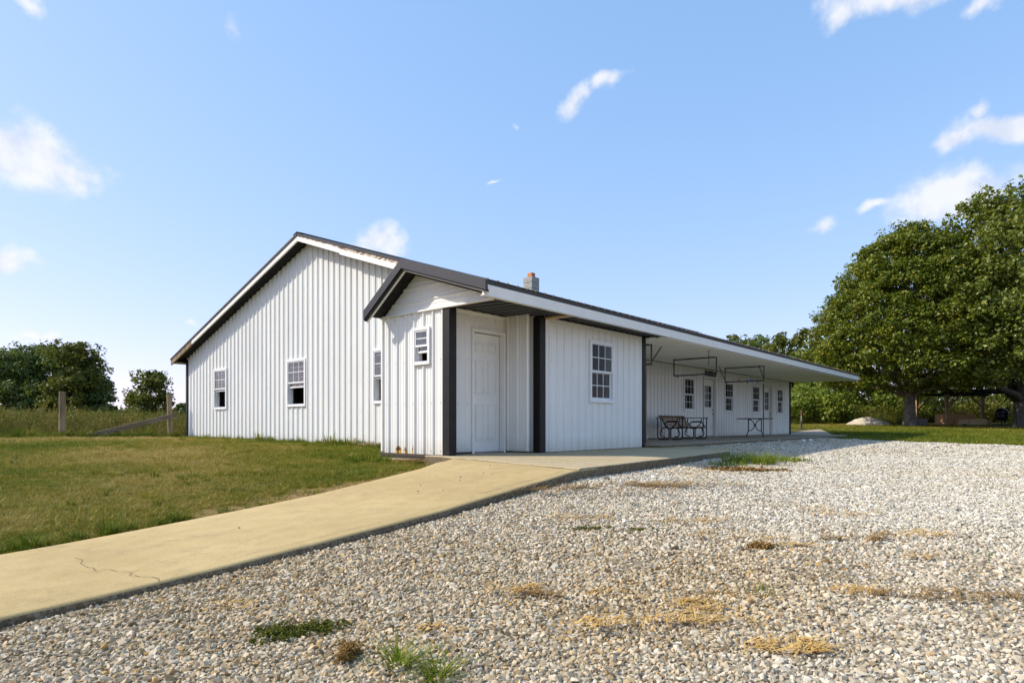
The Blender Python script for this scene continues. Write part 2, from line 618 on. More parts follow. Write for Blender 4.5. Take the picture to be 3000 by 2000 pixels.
def peeling(name):
    t = NT(name)
    a = t.noise(7, 6, 0.65, stretch=(1, 1, 3))
    b = t.noise(2.0, 3)
    f = t.math('ADD', t.math('MULTIPLY', a, 0.8), t.math('MULTIPLY', b, 0.25))
    t.col(t.ramp(f, [(0.44, (0.10, 0.06, 0.035)), (0.50, (0.36, 0.26, 0.17)), (0.56, (0.60, 0.54, 0.45)), (0.72, (0.72, 0.70, 0.65))]))
    t.set(Roughness=0.8)
    t.bump(a, 0.4, 0.01)
    return t.m
M['peel'] = peeling('peeling_white_board')

def concrete(name, c1, c2, speck=0.0, tint=None):
    t = NT(name)
    big = t.noise(0.55, 4)
    mid = t.noise(5, 6)
    f = t.math('ADD', t.math('MULTIPLY', big, 0.6), t.math('MULTIPLY', mid, 0.4))
    c = t.ramp(f, [(0.36, c1), (0.64, c2)])
    fine = t.noise(140, 3)
    c = t.mix(t.rng(fine, 0.40, 0.7, 0.0, 0.40), c, (0.16, 0.12, 0.07))
    grit = t.noise(38, 3, 0.7)
    c = t.mix(t.rng(grit, 0.62, 0.74, 0.0, 0.45), c, (0.14, 0.10, 0.055))
    c = t.mix(t.rng(grit, 0.36, 0.26, 0.0, 0.35), c, (0.68, 0.60, 0.45))
    stain = t.noise(4.5, 7, 0.75)
    c = t.mix(t.rng(stain, 0.54, 0.75, 0, 0.5), c, (0.22, 0.165, 0.09))
    pale = t.noise(2.4, 7, 0.75)
    c = t.mix(t.rng(pale, 0.64, 0.72, 0, 0.3), c, (0.66, 0.60, 0.48))
    if speck:
        v = t.n('ShaderNodeTexVoronoi')
        v.inputs['Scale'].default_value = 70
        t.l(t.pos(), v.inputs['Vector'])
        sep = t.n('ShaderNodeSeparateColor')
        t.l(v.outputs['Color'], sep.inputs[0])
        c = t.mix(t.rng(sep.outputs[0], 0.3, 0.9, 0, speck), c, (0.62, 0.55, 0.42))
        c = t.mix(t.rng(sep.outputs[1], 0.6, 0.95, 0, speck), c, (0.15, 0.12, 0.085))
        t.bump(v.outputs['Distance'], 0.4, 0.006)
    else:
        t.bump(t.noise(60, 5), 0.25, 0.006)
    t.col(c)
    t.set(Roughness=0.9)
    t.b.inputs['Specular IOR Level'].default_value = 0.25
    return t.m
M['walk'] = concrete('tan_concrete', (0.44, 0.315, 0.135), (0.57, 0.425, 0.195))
M['stained_shaded'] = concrete('stained_shaded_concrete_side', (0.075, 0.055, 0.03), (0.15, 0.11, 0.06), 0.2)  # soil-stained side faces, with the kerb's shadow darkened into the colour as well
M['agg'] = concrete('aggregate_concrete', (0.44, 0.33, 0.165), (0.56, 0.44, 0.25), 0.38)
M['porch'] = concrete('grey_brown_concrete', (0.34, 0.28, 0.20), (0.44, 0.37, 0.27))
M['found'] = concrete('foundation_concrete', (0.44, 0.36, 0.23), (0.58, 0.49, 0.34), 0.25)

# ---------------------------------------------------------------- terrain
CTRL = np.array([
    (0, 0, -1.14), (3.5, 0, -0.97), (8, 0, -0.76), (14, 0, -0.62), (-4, 0, -1.30), (3, -6, -1.0), (9, -8, -0.80), (20, -8, -0.66),
    (-10, -10, -1.6), (-3, 2.5, -1.24), (0.735, 4.0, -1.055), (1.47, 4.0, -1.005), (2.24, 4.0, -0.95), (3.72, 4.0, -0.835), (5.8, 4.0, -0.63),
    (7.7, 4.3, -0.625), (11.7, 4.7, -0.61), (11, 2.5, -0.66), (15.1, 6.4, -0.525), (22, 6.6, -0.515), (28, 6.8, -0.51),
    (24, 5, -0.52), (22.6, 3.0, -0.54), (22, 1.5, -0.56), (17, 2, -0.58),
    (1.1, 6.2, -0.985), (3.0, 6.2, -0.845), (4.2, 6.2, -0.735), (5.3, 6.35, -0.64), (6.4, 7.0, -0.60), (6.6, 9.1, -0.62), (8.3, 9.8, -0.52), (8.3, 12.2, -0.47),
    (8.3, 15, -0.44), (8.3, 21.4, -0.42), (5.3, 21.7, -0.36), (0, 21.5, -0.38), (0, 15, -0.66), (4.5, 12, -0.60), (-5, 12, -0.92), (-3, 6.2, -1.27), (-10, 8, -1.4),
    (-8, 25, -0.5), (0, 35, -0.35), (-20, 50, -0.5), (10, 45, -0.35), (-5, 80, -0.3), (12, 30, -0.45), (20, 25, -0.5), (30, 22, -0.4),
    (31, 9, -0.43), (38, 11, -0.23), (31, 6, -0.44), (29, 3.5, -0.46), (34, 3, -0.36), (40, 0, -0.38), (46, 7.7, -0.10), (47, 10, 0.0), (46, 2.5, -0.22), (38, -6, -0.5),
    (60, 12, 0.25), (60, 0, 0.1), (75, 20, 0.4), (45, 22, 0.0), (60, 40, 0.2)], float)

def _tps(p, q):
    d = np.sqrt(((p[:, None, :] - q[None, :, :]) ** 2).sum(-1)) + 1e-9
    return d          # linear (biharmonic-like) kernel: smooth enough and never overshoots
_n = len(CTRL)
_A = np.zeros((_n + 3, _n + 3))
_A[:_n, :_n] = _tps(CTRL[:, :2], CTRL[:, :2])
_A[:_n, _n] = 1
_A[:_n, _n + 1:] = CTRL[:, :2]
_A[_n:, :_n] = _A[:_n, _n:].T
_W = np.linalg.solve(_A, np.concatenate([CTRL[:, 2], np.zeros(3)]))

def ground_z(X, Y):
    X, Y = np.atleast_1d(np.asarray(X, float)), np.atleast_1d(np.asarray(Y, float))
    sh = X.shape
    x, y = X.ravel(), Y.ravel()
    xc, yc = np.clip(x, -40, 90), np.clip(y, -30, 100)
    out = np.empty(len(x))
    for i in range(0, len(x), 20000):
        p = np.stack([xc[i:i + 20000], yc[i:i + 20000]], 1)
        out[i:i + 20000] = _tps(p, CTRL[:, :2]) @ _W[:_n] + _W[_n] + p @ _W[_n + 1:]
    r = np.hypot(x - 15, y - 10)
    k = np.clip((r - 60) / 60, 0, 1)
    out = out * (1 - k) + (-0.1) * k
    return out.reshape(sh)

def gz(x, y):
    return float(ground_z([x], [y])[0])

gx = np.concatenate([-np.geomspace(3000, 20, 22), np.arange(-17, 62, 0.5), np.geomspace(64, 3000, 24)])
gy = np.concatenate([-np.geomspace(3000, 16, 22), np.arange(-14, 48, 0.5), np.geomspace(50, 3000, 24)])
GX, GY = np.meshgrid(gx, gy, indexing='ij')
GZ = ground_z(GX, GY)
# keep the soil below the slabs and floors
under = (GX > 7.2) & (GX < 30.0) & (GY > 7.6) & (GY < 21.0)
GZ = np.where(under, np.minimum(GZ, -0.75), GZ)
walk_u = (GX < 6.7) & (GY > 4.15) & (GY < 5.9)
GZ = np.where(walk_u, GZ - 0.12, GZ)
slab_u = (GX > 6.0) & (GX < 30.2) & (GY > 4.9) & (GY < 9.6) & ((GX > 14) | (GY < 7.6)) & ((GX < 13.4) | (GY > 7.2))
GZ = np.where(slab_u, np.minimum(GZ, -0.72), GZ)

def soil_mat():
    t = NT('lawn_soil')
    a = t.noise(0.35, 5)
    b = t.noise(3.5, 6)
    f = t.math('ADD', t.math('MULTIPLY', a, 0.55), t.math('MULTIPLY', b, 0.45))
    c = t.ramp(f, [(0.35, (0.085, 0.085, 0.016)), (0.50, (0.145, 0.125, 0.026)), (0.66, (0.21, 0.15, 0.044))])
    fine = t.noise(45, 4)
    c = t.mix(t.rng(fine, 0.3, 0.7, 0, 0.5), c, (0.035, 0.034, 0.013))
    # bare trodden soil along the walk and below the vestibule
    sep = t.n('ShaderNodeSeparateXYZ')
    t.l(t.pos(), sep.inputs[0])
    nz_ = t.noise(3.0, 5)
    for (x0, y0, rx, ry) in ((4.3, 6.3, 1.9, 0.55), (6.2, 7.3, 0.9, 0.75), (6.5, 8.6, 0.45, 0.9)):
        a_ = t.math('POWER', t.math('MULTIPLY', t.math('SUBTRACT', sep.outputs[0], x0), 1 / rx), 2)
        b_ = t.math('POWER', t.math('MULTIPLY', t.math('SUBTRACT', sep.outputs[1], y0), 1 / ry), 2)
        e_ = t.math('ADD', t.math('ADD', a_, b_), t.math('MULTIPLY', nz_, 1.2))
        c = t.mix(t.rng(e_, 1.9, 0.9), c, (0.25, 0.165, 0.07))
    t.col(c)
    t.set(Roughness=1.0)
    t.b.inputs['Specular IOR Level'].default_value = 0.1
    t.bump(t.noise(22, 5), 0.6, 0.04)
    return t.m
M['soil'] = soil_mat()
ground = put('ground', grid_mesh('ground', np.stack([GX, GY, GZ], -1)), M['soil'], smooth=True)
tag(ground, 'rolling ground of mown lawn and field soil around the building', 'ground', kind='structure')

# gravel lot
def gravel_mat():
    t = NT('gravel_bed')
    v = t.n('ShaderNodeTexVoronoi')
    v.inputs['Scale'].default_value = 26
    t.l(t.pos(), v.inputs['Vector'])
    sep = t.n('ShaderNodeSeparateColor')
    t.l(v.outputs['Color'], sep.inputs[0])
    c = t.ramp(sep.outputs[0], [(0.0, (0.30, 0.23, 0.14)), (0.35, (0.44, 0.37, 0.26)), (0.7, (0.54, 0.48, 0.37)), (1.0, (0.60, 0.55, 0.45))])
    dirt = t.noise(0.8, 5)
    c = t.mix(t.rng(dirt, 0.5, 0.72, 0, 0.7), c, (0.20, 0.145, 0.075))
    c = t.mix(t.rng(v.outputs['Distance'], 0.25, 0.6, 0, 0.6), c, (0.10, 0.08, 0.05))
    # bare trodden soil along the walk and below the vestibule
    sep = t.n('ShaderNodeSeparateXYZ')
    t.l(t.pos(), sep.inputs[0])
    nz_ = t.noise(3.0, 5)
    for (x0, y0, rx, ry) in ((4.3, 6.3, 1.9, 0.55), (6.2, 7.3, 0.9, 0.75), (6.5, 8.6, 0.45, 0.9)):
        a_ = t.math('POWER', t.math('MULTIPLY', t.math('SUBTRACT', sep.outputs[0], x0), 1 / rx), 2)
        b_ = t.math('POWER', t.math('MULTIPLY', t.math('SUBTRACT', sep.outputs[1], y0), 1 / ry), 2)
        e_ = t.math('ADD', t.math('ADD', a_, b_), t.math('MULTIPLY', nz_, 1.2))
        c = t.mix(t.rng(e_, 1.9, 0.9), c, (0.25, 0.165, 0.07))
    t.col(c)
    t.set(Roughness=1.0)
    t.b.inputs['Specular IOR Level'].default_value = 0.15
    t.bump(v.outputs['Distance'], 0.9, 0.02)
    return t.m
M['gravel_bed'] = gravel_mat()

def lot_end(y):
    return np.interp(y, [-30, 0, 2.2, 3.9, 6.1, 7.5], [20.5, 21.3, 22.0, 22.6, 24.6, 25.6])
yy = np.concatenate([np.geomspace(25, 1, 22) * -1, np.arange(-0.8, 7.01, 0.2)])
tt = np.linspace(0, 1, 130)
LY, LT = np.meshgrid(yy, tt, indexing='ij')
LXe = lot_end(LY) + 0.35 * np.sin(LY * 3.1) + 0.2 * np.sin(LY * 7.7 + 1)
LX = -9 + LT * (LXe + 9)
LZ = ground_z(LX, LY) + 0.012
cx = (LX[:-1, :-1] + LX[1:, 1:]) / 2
cy = (LY[:-1, :-1] + LY[1:, 1:]) / 2
lim = np.interp(cx, [-9, 5.8, 5.9, 13.2, 13.6, 30], [5.0, 5.0, 5.2, 5.6, 6.75, 7.0])
lot = put('gravel_lot', grid_mesh('gravel_lot', np.stack([LX, LY, LZ], -1), cy < lim), M['gravel_bed'], smooth=True)
tag(lot, 'pale crushed limestone parking lot in front of the building', 'gravel', kind='structure')

# ---------------------------------------------------------------- walkway and slabs
WALK = np.array([(-9, -1.36), (-4, -1.21), (-1, -1.07), (0.735, -0.984), (1.47, -0.941), (2.24, -0.881), (3.0, -0.815), (3.72, -0.751), (4.8, -0.622), (5.81, -0.50), (6.5, -0.497), (6.95, -0.497)])
def walk_z(x):
    return np.interp(x, WALK[:, 0], WALK[:, 1])
def walk_left(x):
    return np.interp(x, [-9, 1, 3, 4.2, 5.35, 6.0, 6.5, 6.95], [5.95, 6.03, 6.08, 6.15, 6.25, 6.5, 6.86, 7.2])
def walk_right(x):
    return np.interp(x, [-9, 5.81, 6.95], [4.12, 4.12, 4.25])
xs = np.concatenate([np.arange(-9, 0, 0.5), np.arange(0, 6.55, 0.12)])
sec = []
nz = lambda a: 0.006 * math.sin(a * 9.1) + 0.005 * math.sin(a * 23.7 + 1) + 0.004 * math.sin(a * 51)
for x in xs:
    z = float(walk_z(x))
    l, r = float(walk_left(x)), float(walk_right(x)) + nz(x) * 0.8
    row = [(x, r + 0.004, z - 0.24), (x, r + nz(x + 3) * 0.6, z - 0.05), (x, r + 0.002, z - 0.016), (x, r + 0.014, z - 0.004), (x, r + 0.04, z)]
    for k in range(1, 8):
        row.append((x, r + 0.04 + (l - r - 0.07) * k / 8, z + 0.003 * math.sin(x * 1.7 + k)))
    row += [(x, l - 0.03, z), (x, l - 0.008 + nz(x + 7), z - 0.008), (x, l, z - 0.03), (x, l, z - 0.24)]
    sec.append(row)
walkway = put('walkway', grid_mesh('walkway', np.array(sec)), [M['walk'], M['stained_shaded']], smooth=True)
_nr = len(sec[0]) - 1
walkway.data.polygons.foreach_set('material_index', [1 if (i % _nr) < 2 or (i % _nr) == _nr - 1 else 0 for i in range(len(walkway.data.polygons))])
tag(walkway, 'tan concrete walkway ramping up from the left to the white entry', 'walkway', kind='structure')

def crack(pts, w, parent, name='crack'):
    V = []
    for i in range(len(pts) - 1):
        a, b = Vector((*pts[i], 0)), Vector((*pts[i + 1], 0))
        d = (b - a).normalized()
        s = Vector((-d.y, d.x, 0))
        w0, w1 = w * random.uniform(0.5, 1.2), w * random.uniform(0.5, 1.2)
        q = [a - s * w0, a + s * w0, b + s * w1, b - s * w1]
        V.append([(p.x, p.y, float(walk_z(p.x)) + 0.0045) for p in q])
    me = poly_mesh(name, np.array(V), 4)
    return put(name, me, M['mortar'], parent)
def jag(p, q, n, amp):
    out = []
    for i in range(n + 1):
        t = i / n
        out.append((p[0] + (q[0] - p[0]) * t + random.uniform(-amp, amp), p[1] + (q[1] - p[1]) * t + random.uniform(-amp, amp)))
    return out
crack(jag((1.38, 5.35), (1.36, 4.78), 7, 0.03) + jag((1.40, 4.7), (1.52, 4.15), 9, 0.035), 0.0022, walkway)
crack(jag((2.1, 4.26), (3.9, 4.235), 16, 0.008), 0.0022, walkway)
crack(jag((4.4, 4.30), (5.7, 4.22), 12, 0.008), 0.003, walkway)
crack(jag((6.56, 6.8), (5.87, 4.16), 30, 0.012), 0.012, walkway, 'joint')

def slab(name, poly, z, mat, label, thick=0.22, lip=0.012):
    n = len(poly)
    c = Vector((sum(p[0] for p in poly) / n, sum(p[1] for p in poly) / n))
    # subdivide edges for an uneven rim
    P = []
    Z = z if hasattr(z, '__len__') else [z] * n
    for i in range(n):
        a, b = poly[i], poly[(i + 1) % n]
        L = math.hypot(b[0] - a[0], b[1] - a[1])
        m = max(1, int(L / 0.2))
        for k in range(m):
            t = k / m
            j = 0.010 if 0 < k < m else 0.0
            P.append((a[0] + (b[0] - a[0]) * t + random.uniform(-j, j), a[1] + (b[1] - a[1]) * t + random.uniform(-j, j), Z[i] + (Z[(i + 1) % n] - Z[i]) * t))
    m = len(P)
    mb = MB()
    top = []
    for p in P:
        d = Vector((c.x - p[0], c.y - p[1])).normalized() * lip
        top.append((p[0] + d.x, p[1] + d.y, p[2]))
    mid = [(p[0], p[1], p[2] - lip * 0.8) for p in P]
    bot = [(p[0], p[1], p[2] - thick) for p in P]
    F = [tuple(range(m))]
    for i in range(m):
        j = (i + 1) % m
        F.append((m + i, m + j, j, i))
        F.append((2 * m + i, 2 * m + j, m + j, m + i))
    mb.add(top + mid + bot, F)
    o = obj(name, mb, [mat, M['stained_shaded']])
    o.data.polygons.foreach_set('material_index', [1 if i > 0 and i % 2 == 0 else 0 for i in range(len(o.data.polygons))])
    return tag(o, label, 'slab', kind='structure')
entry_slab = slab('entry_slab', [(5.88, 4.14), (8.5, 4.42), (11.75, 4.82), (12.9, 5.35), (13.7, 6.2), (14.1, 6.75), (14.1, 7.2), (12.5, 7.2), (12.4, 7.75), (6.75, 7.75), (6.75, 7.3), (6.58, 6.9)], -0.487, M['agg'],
     'exposed aggregate concrete slab in front of the entry door')
porch_slab = slab('porch_slab', [(12.36, 6.55), (20, 6.72), (29.2, 6.98), (30.6, 7.5), (30.5, 9.66), (12.36, 9.66)], -0.425, M['porch'],
     'grey brown concrete porch floor under the white ceiling')
slab('end_pad', [(30.64, 7.9), (34.5, 9.2), (38.0, 10.4), (38.0, 12.8), (30.64, 12.8)], [-0.43, -0.33, -0.235, -0.235, -0.43], M['porch'],
     'far concrete pad beyond the end of the building')

# ---------------------------------------------------------------- the building
XG, XV, YP, YF, YD = 8.58, 6.94, 9.63, 7.0, 7.64     # gable wall, vestibule wall, porch wall, front wall, recessed door wall
XE = 30.21                                            # far end wall
YL = 21.36                                            # left long wall
YR = 14.14                                            # ridge
barn = empty('farm_building', (8.58, 14.0, -0.48))
tag(barn, 'long white ribbed metal farm building with charcoal trim and covered porch', 'building')
PITCH = 0.2286

def rib_profile(u0, u1, phase, major=0.027, minor=0.005):
    pts = [(u0, 0.0)]
    k = math.floor((u0 - phase) / PITCH) - 1
    while True:
        c = phase + k * PITCH
        if c - 0.04 > u1:
            break
        for du, h in ((-0.027, 0), (-0.011, major), (0.011, major), (0.027, 0),
                      (0.062, 0), (0.069, minor), (0.083, minor), (0.090, 0), (0.139, 0), (0.146, minor), (0.160, minor), (0.167, 0)):
            u = c + du
            if u0 + 1e-4 < u < u1 - 1e-4:
                pts.append((u, h))
        k += 1
    pts.append((u1, 0.0))
    return pts

def ribbed(parent, name, fn, u0, u1, bot, top, openings, mat, phase=0.0, width=0.9144, breaks=(), part_name='wall_panel'):
    """fn(u, v, h) -> point. One sheet object per 0.9144 m."""
    wall = empty(name, ORIGIN[parent.name], parent)
    edges = [u0]
    u = u0 + (0.9144 - ((u0 - phase + PITCH / 2) % 0.9144))
    while u < u1 - 0.12:
        if u > u0 + 0.12:
            edges.append(u)
        u += width
    edges.append(u1)
    for a, b in zip(edges[:-1], edges[1:]):
        prof = rib_profile(a, b, phase)
        cuts = sorted({x for o in openings for x in o[:2] if a < x < b} | {x for x in breaks if a < x < b})
        def hat(x):
            for (p, q) in zip(prof[:-1], prof[1:]):
                if p[0] <= x <= q[0]:
                    return p[1] + (q[1] - p[1]) * (x - p[0]) / max(q[0] - p[0], 1e-9)
            return 0
        allp = sorted(prof + [(x, hat(x)) for x in cuts])
        mb = MB()
        for (p, q) in zip(allp[:-1], allp[1:]):
            if q[0] - p[0] < 1e-5:
                continue
            mid = (p[0] + q[0]) / 2
            segs = [(None, None)]
            hol = sorted([(o[2], o[3]) for o in openings if o[0] < mid < o[1]])
            lo = [bot(p[0]), bot(q[0])]
            for (z0, z1) in hol:
                if z0 > lo[0]:
                    mb.add([fn(p[0], lo[0], p[1]), fn(q[0], lo[1], q[1]), fn(q[0], z0, q[1]), fn(p[0], z0, p[1])], [(0, 1, 2, 3)])
                lo = [z1, z1]
            tp = [top(p[0]), top(q[0])]
            if tp[0] > lo[0] + 1e-4 or tp[1] > lo[1] + 1e-4:
                mb.add([fn(p[0], lo[0], p[1]), fn(q[0], lo[1], q[1]), fn(q[0], tp[1], q[1]), fn(p[0], tp[0], p[1])], [(0, 1, 2, 3)])
        if mb.f:
            obj(part_name, mb, mat, wall)
    return wall

def roof_under(y):      # underside of the main roof
    return 4.60 - 0.3295 * abs(y - YR)

# windows on the walls: (u0, u1, z0, z1)
GW = [(18.55, 19.375, 0.465, 1.665), (14.275, 15.165, 0.465, 1.665), (10.66, 11.545, 0.465, 1.665)]
VW = (7.80, 8.215, 0.985, 1.60)
FW = (10.25, 11.10, 0.44, 1.65)
PW = [(19.60, 20.40, 0.455, 1.60), (22.90, 23.73, 0.455, 1.60), (25.62, 26.44, 0.455, 1.60), (28.49, 29.29, 0.455, 1.60)]
PD = [(21.18, 22.14, -0.425, 1.65), (26.97, 27.93, -0.425, 1.65), (16.20, 17.16, -0.425, 1.65)]
ED = (7.735, 8.485, -0.487, 1.60)

def inner(o, d=0.045):
    return (o[0] + d, o[1] - d, o[2] + d, o[3] - d)

# gable wall, outward = -X, u = Y
ribbed(barn, 'gable_wall', lambda u, v, h: (XG - h, u, v), 7.1, YL, lambda u: -0.46, lambda u: roof_under(u) - 0.02,
       [inner(o) for o in GW], M['white'], phase=14.005, breaks=(YR,))
# vestibule wall with rust stains
ribbed(barn, 'vestibule_wall', lambda u, v, h: (XV - h, u, v), 7.45, 9.07, lambda u: -0.478, lambda u: 1.87, [inner(VW, 0.04)], M['white_rust'], phase=8.90)
ribbed(barn, 'vestibule_side_wall', lambda u, v, h: (u, 9.07 + h, v), XV, XG, lambda u: -0.478, lambda u: 1.95, [], M['white'], phase=7.05)
# recessed door wall and its return
ribbed(barn, 'entry_wall', lambda u, v, h: (u, YD - h * 0.4, v), XV, 8.74, lambda u: -0.45, lambda u: 1.94, [ED], M['white'], phase=7.10)
ribbed(barn, 'return_wall', lambda u, v, h: (8.735 - h, u, v), 7.10, YD, lambda u: -0.47, lambda u: 1.94, [], M['white'], phase=7.30)
# front wall
ribbed(barn, 'front_wall', lambda u, v, h: (u, YF - h, v), 8.87, 12.29, lambda u: -0.478, lambda u: 1.93, [inner(FW)], M['white'], phase=9.013)
# porch wall
ribbed(barn, 'porch_wall', lambda u, v, h: (u, YP - h, v), 12.3, XE, lambda u: -0.405, lambda u: 2.05, [inner(o) for o in PW] + [(o[0], o[1], -0.5, o[3]) for o in PD], M['white'], phase=17.42)
# walls that close the building on the sides away from the camera
ribbed(barn, 'porch_end_wall', lambda u, v, h: (12.30 + h, u, v), YF, YP, lambda u: -0.45, lambda u: 2.0, [], M['white'], phase=7.1)
ribbed(barn, 'far_gable_wall', lambda u, v, h: (XE + h, u, v), YP, YL, lambda u: -0.48, lambda u: roof_under(u) - 0.02, [], M['white'], phase=9.7, breaks=(YR,))
ribbed(barn, 'left_long_wall', lambda u, v, h: (u, YL + h, v), XG, XE, lambda u: -0.48, lambda u: roof_under(YL) - 0.02, [], M['white'], phase=8.7)
# interior: floor, ceiling and a partition, seen only through the panes
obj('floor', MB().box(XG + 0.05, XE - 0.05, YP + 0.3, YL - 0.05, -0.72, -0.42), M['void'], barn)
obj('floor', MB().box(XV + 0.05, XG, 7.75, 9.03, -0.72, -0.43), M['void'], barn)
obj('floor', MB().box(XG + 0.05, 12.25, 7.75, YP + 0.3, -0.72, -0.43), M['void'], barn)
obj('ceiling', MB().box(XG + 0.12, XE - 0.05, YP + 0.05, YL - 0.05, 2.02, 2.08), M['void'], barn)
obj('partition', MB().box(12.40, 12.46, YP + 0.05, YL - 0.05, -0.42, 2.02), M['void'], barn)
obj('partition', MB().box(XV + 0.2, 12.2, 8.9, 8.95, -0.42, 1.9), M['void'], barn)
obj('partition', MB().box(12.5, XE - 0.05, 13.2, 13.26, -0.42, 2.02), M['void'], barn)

# black corner trims
obj('corner_post', MB().bbox(6.915, 7.075, 7.355, 7.515, -0.482, 1.885, 0.006), M['blackpost'], barn)
obj('corner_post', MB().bbox(8.722, 8.885, 6.975, 7.135, -0.485, 1.90, 0.006), M['blackpost'], barn)
obj('corner_post', MB().bbox(12.285, 12.43, 6.975, 7.10, -0.485, 1.91, 0.006), M['blackpost'], barn)
obj('corner_trim', MB().bbox(XE - 0.02, XE + 0.10, YP - 0.04, YP + 0.10, -0.42, 1.99, 0.005), M['blackpost'], barn)
obj('corner_trim', MB().bbox(XG - 0.035, XG + 0.10, YL - 0.07, YL + 0.05, -0.46, 2.10, 0.005), M['blackpost'], barn)
obj('corner_trim', MB().bbox(XV - 0.028, XV + 0.03, 9.055, 9.10, -0.46, 1.86, 0.004), M['trim'], barn)
obj('corner_trim', MB().bbox(8.685, 8.712, YD - 0.045, YD - 0.012, -0.44, 1.92, 0.004), M['trim'], barn)
obj('base_trim', MB().bbox(XV - 0.045, XV + 0.02, 7.36, 9.11, -0.530, -0.479, 0.004), M['base_trim'], barn)
obj('base_trim', MB().bbox(7.08, 7.68, YD - 0.035, YD + 0.02, -0.487, -0.452, 0.003), M['base_trim'], barn)
obj('base_trim', MB().bbox(8.545, 8.70, YD - 0.035, YD + 0.02, -0.487, -0.448, 0.003), M['base_trim'], barn)
for (a, b) in ((12.45, 16.15), (17.2, 21.13), (22.19, 26.92), (27.98, XE - 0.03)):
    obj('base_trim', MB().bbox(a, b, YP - 0.012, YP + 0.03, -0.426, -0.400, 0.003), M['base_trim'], barn)
obj('top_trim', MB().bbox(12.45, XE - 0.03, YP - 0.035, YP + 0.01, 1.955, 1.995, 0.003), M['blackpost'], barn)
obj('top_trim', MB().bbox(7.05, 8.70, YD - 0.045, YD + 0.01, 1.895, 1.925, 0.003), M['trim'], barn)
obj('top_trim', MB().bbox(8.89, 12.28, YF - 0.05, YF + 0.02, 1.905, 1.945, 0.003), M['blackpost'], barn)
# foundation under the vestibule
fb = MB()
fb.prism([(XV - 0.012, 7.38), (XV + 0.2, 7.38), (XV + 0.2, 9.09), (XV - 0.012, 9.09)], -0.85, -0.531)
obj('foundation', fb, M['found'], barn)

# gable triangle of the vestibule: horizontally ribbed siding (asymmetric gable)
def vest_under(y):
    return 2.50 - 0.327 * (8.24 - y) if y < 8.24 else 2.50 - 0.715 * (y - 8.24)
tri = empty('vestibule_gable', ORIGIN[barn.name], barn)
zs = [1.865]
for zr in (2.02, 2.24):
    pass
prof = [(1.88, 0), (1.965, 0), (1.972, .004), (1.985, .004), (1.992, 0), (2.03, 0), (2.045, .018), (2.062, .018), (2.078, 0), (2.12, 0), (2.128, .004), (2.14, .004), (2.148, 0), (2.19, 0), (2.198, .004), (2.21, .004), (2.218, 0),
        (2.255, 0), (2.27, .018), (2.287, .018), (2.303, 0), (2.345, 0), (2.352, .004), (2.365, .004), (2.372, 0), (2.50, 0)]
mb = MB()
def tri_span(z):
    return 8.24 - (2.50 - z) / 0.327, 8.24 + (2.50 - z) / 0.715
for (a, b) in zip(prof[:-1], prof[1:]):
    l0, r0 = tri_span(a[0]); l1, r1 = tri_span(b[0])
    mb.add([(XV - a[1], l0, a[0]), (XV - a[1], r0, a[0]), (XV - b[1], r1, b[0]), (XV - b[1], l1, b[0])], [(0, 1, 2, 3)])
obj('siding', mb, M['white'], tri)
obj('lower_trim', MB().bbox(XV - 0.05, XV + 0.01, 6.42, 9.11, 1.852, 1.885, 0.004), M['trim'], tri)

# ---------------------------------------------------------------- roofs
roof = empty('roof', ORIGIN[barn.name], barn)
EAVE = lambda x: 6.30 + (x - 6.5) * 0.0225               # the eave runs very slightly out of parallel
EZ = lambda x: 2.095 + (x - 6.5) * 0.0026
RIDGE_Z = 4.66
XR0, XR1 = 8.235, 30.55

def slope_panel(x0, x1, ytop, ztop, yb, zb, parent, name='roof_panel'):
    mb = MB()
    prof = rib_profile(x0, x1, 8.30, 0.010, 0.002)
    for (p, q) in zip(prof[:-1], prof[1:]):
        if q[0] - p[0] < 1e-5:
            continue
        mb.add([(p[0], yb(p[0]), zb(p[0]) + p[1]), (q[0], yb(q[0]), zb(q[0]) + q[1]), (q[0], ytop, ztop + q[1]), (p[0], ytop, ztop + p[1])], [(0, 1, 2, 3)])
    return obj(name, mb, M['charroof'], parent)
x = XR0
while x < XR1 - 0.05:
    x2 = min(x + 0.9144, XR1)
    slope_panel(x, x2, YR, RIDGE_Z, EAVE, EZ, roof)
    slope_panel(x, x2, YR, RIDGE_Z, lambda u: 21.78, lambda u: RIDGE_Z - 0.3295 * (21.78 - YR), roof)
    x = x2
# roof of the vestibule: the front plane carried on, and a short steep plane at its left
YA = 8.12
def zplane(y, x):
    e, z = EAVE(x), EZ(x)
    return z + (RIDGE_Z - z) * (y - e) / (YR - e)
x = 6.58
while x < XR0 - 0.01:
    x2 = min(x + 0.9144, XR0)
    slope_panel(x, x2, YA, zplane(YA, (x + x2) / 2), EAVE, EZ, roof)
    slope_panel(x, x2, YA, zplane(YA, (x + x2) / 2), lambda u: 9.10, lambda u: zplane(YA, 7) - 0.72 * (9.10 - YA), roof)
    x = x2
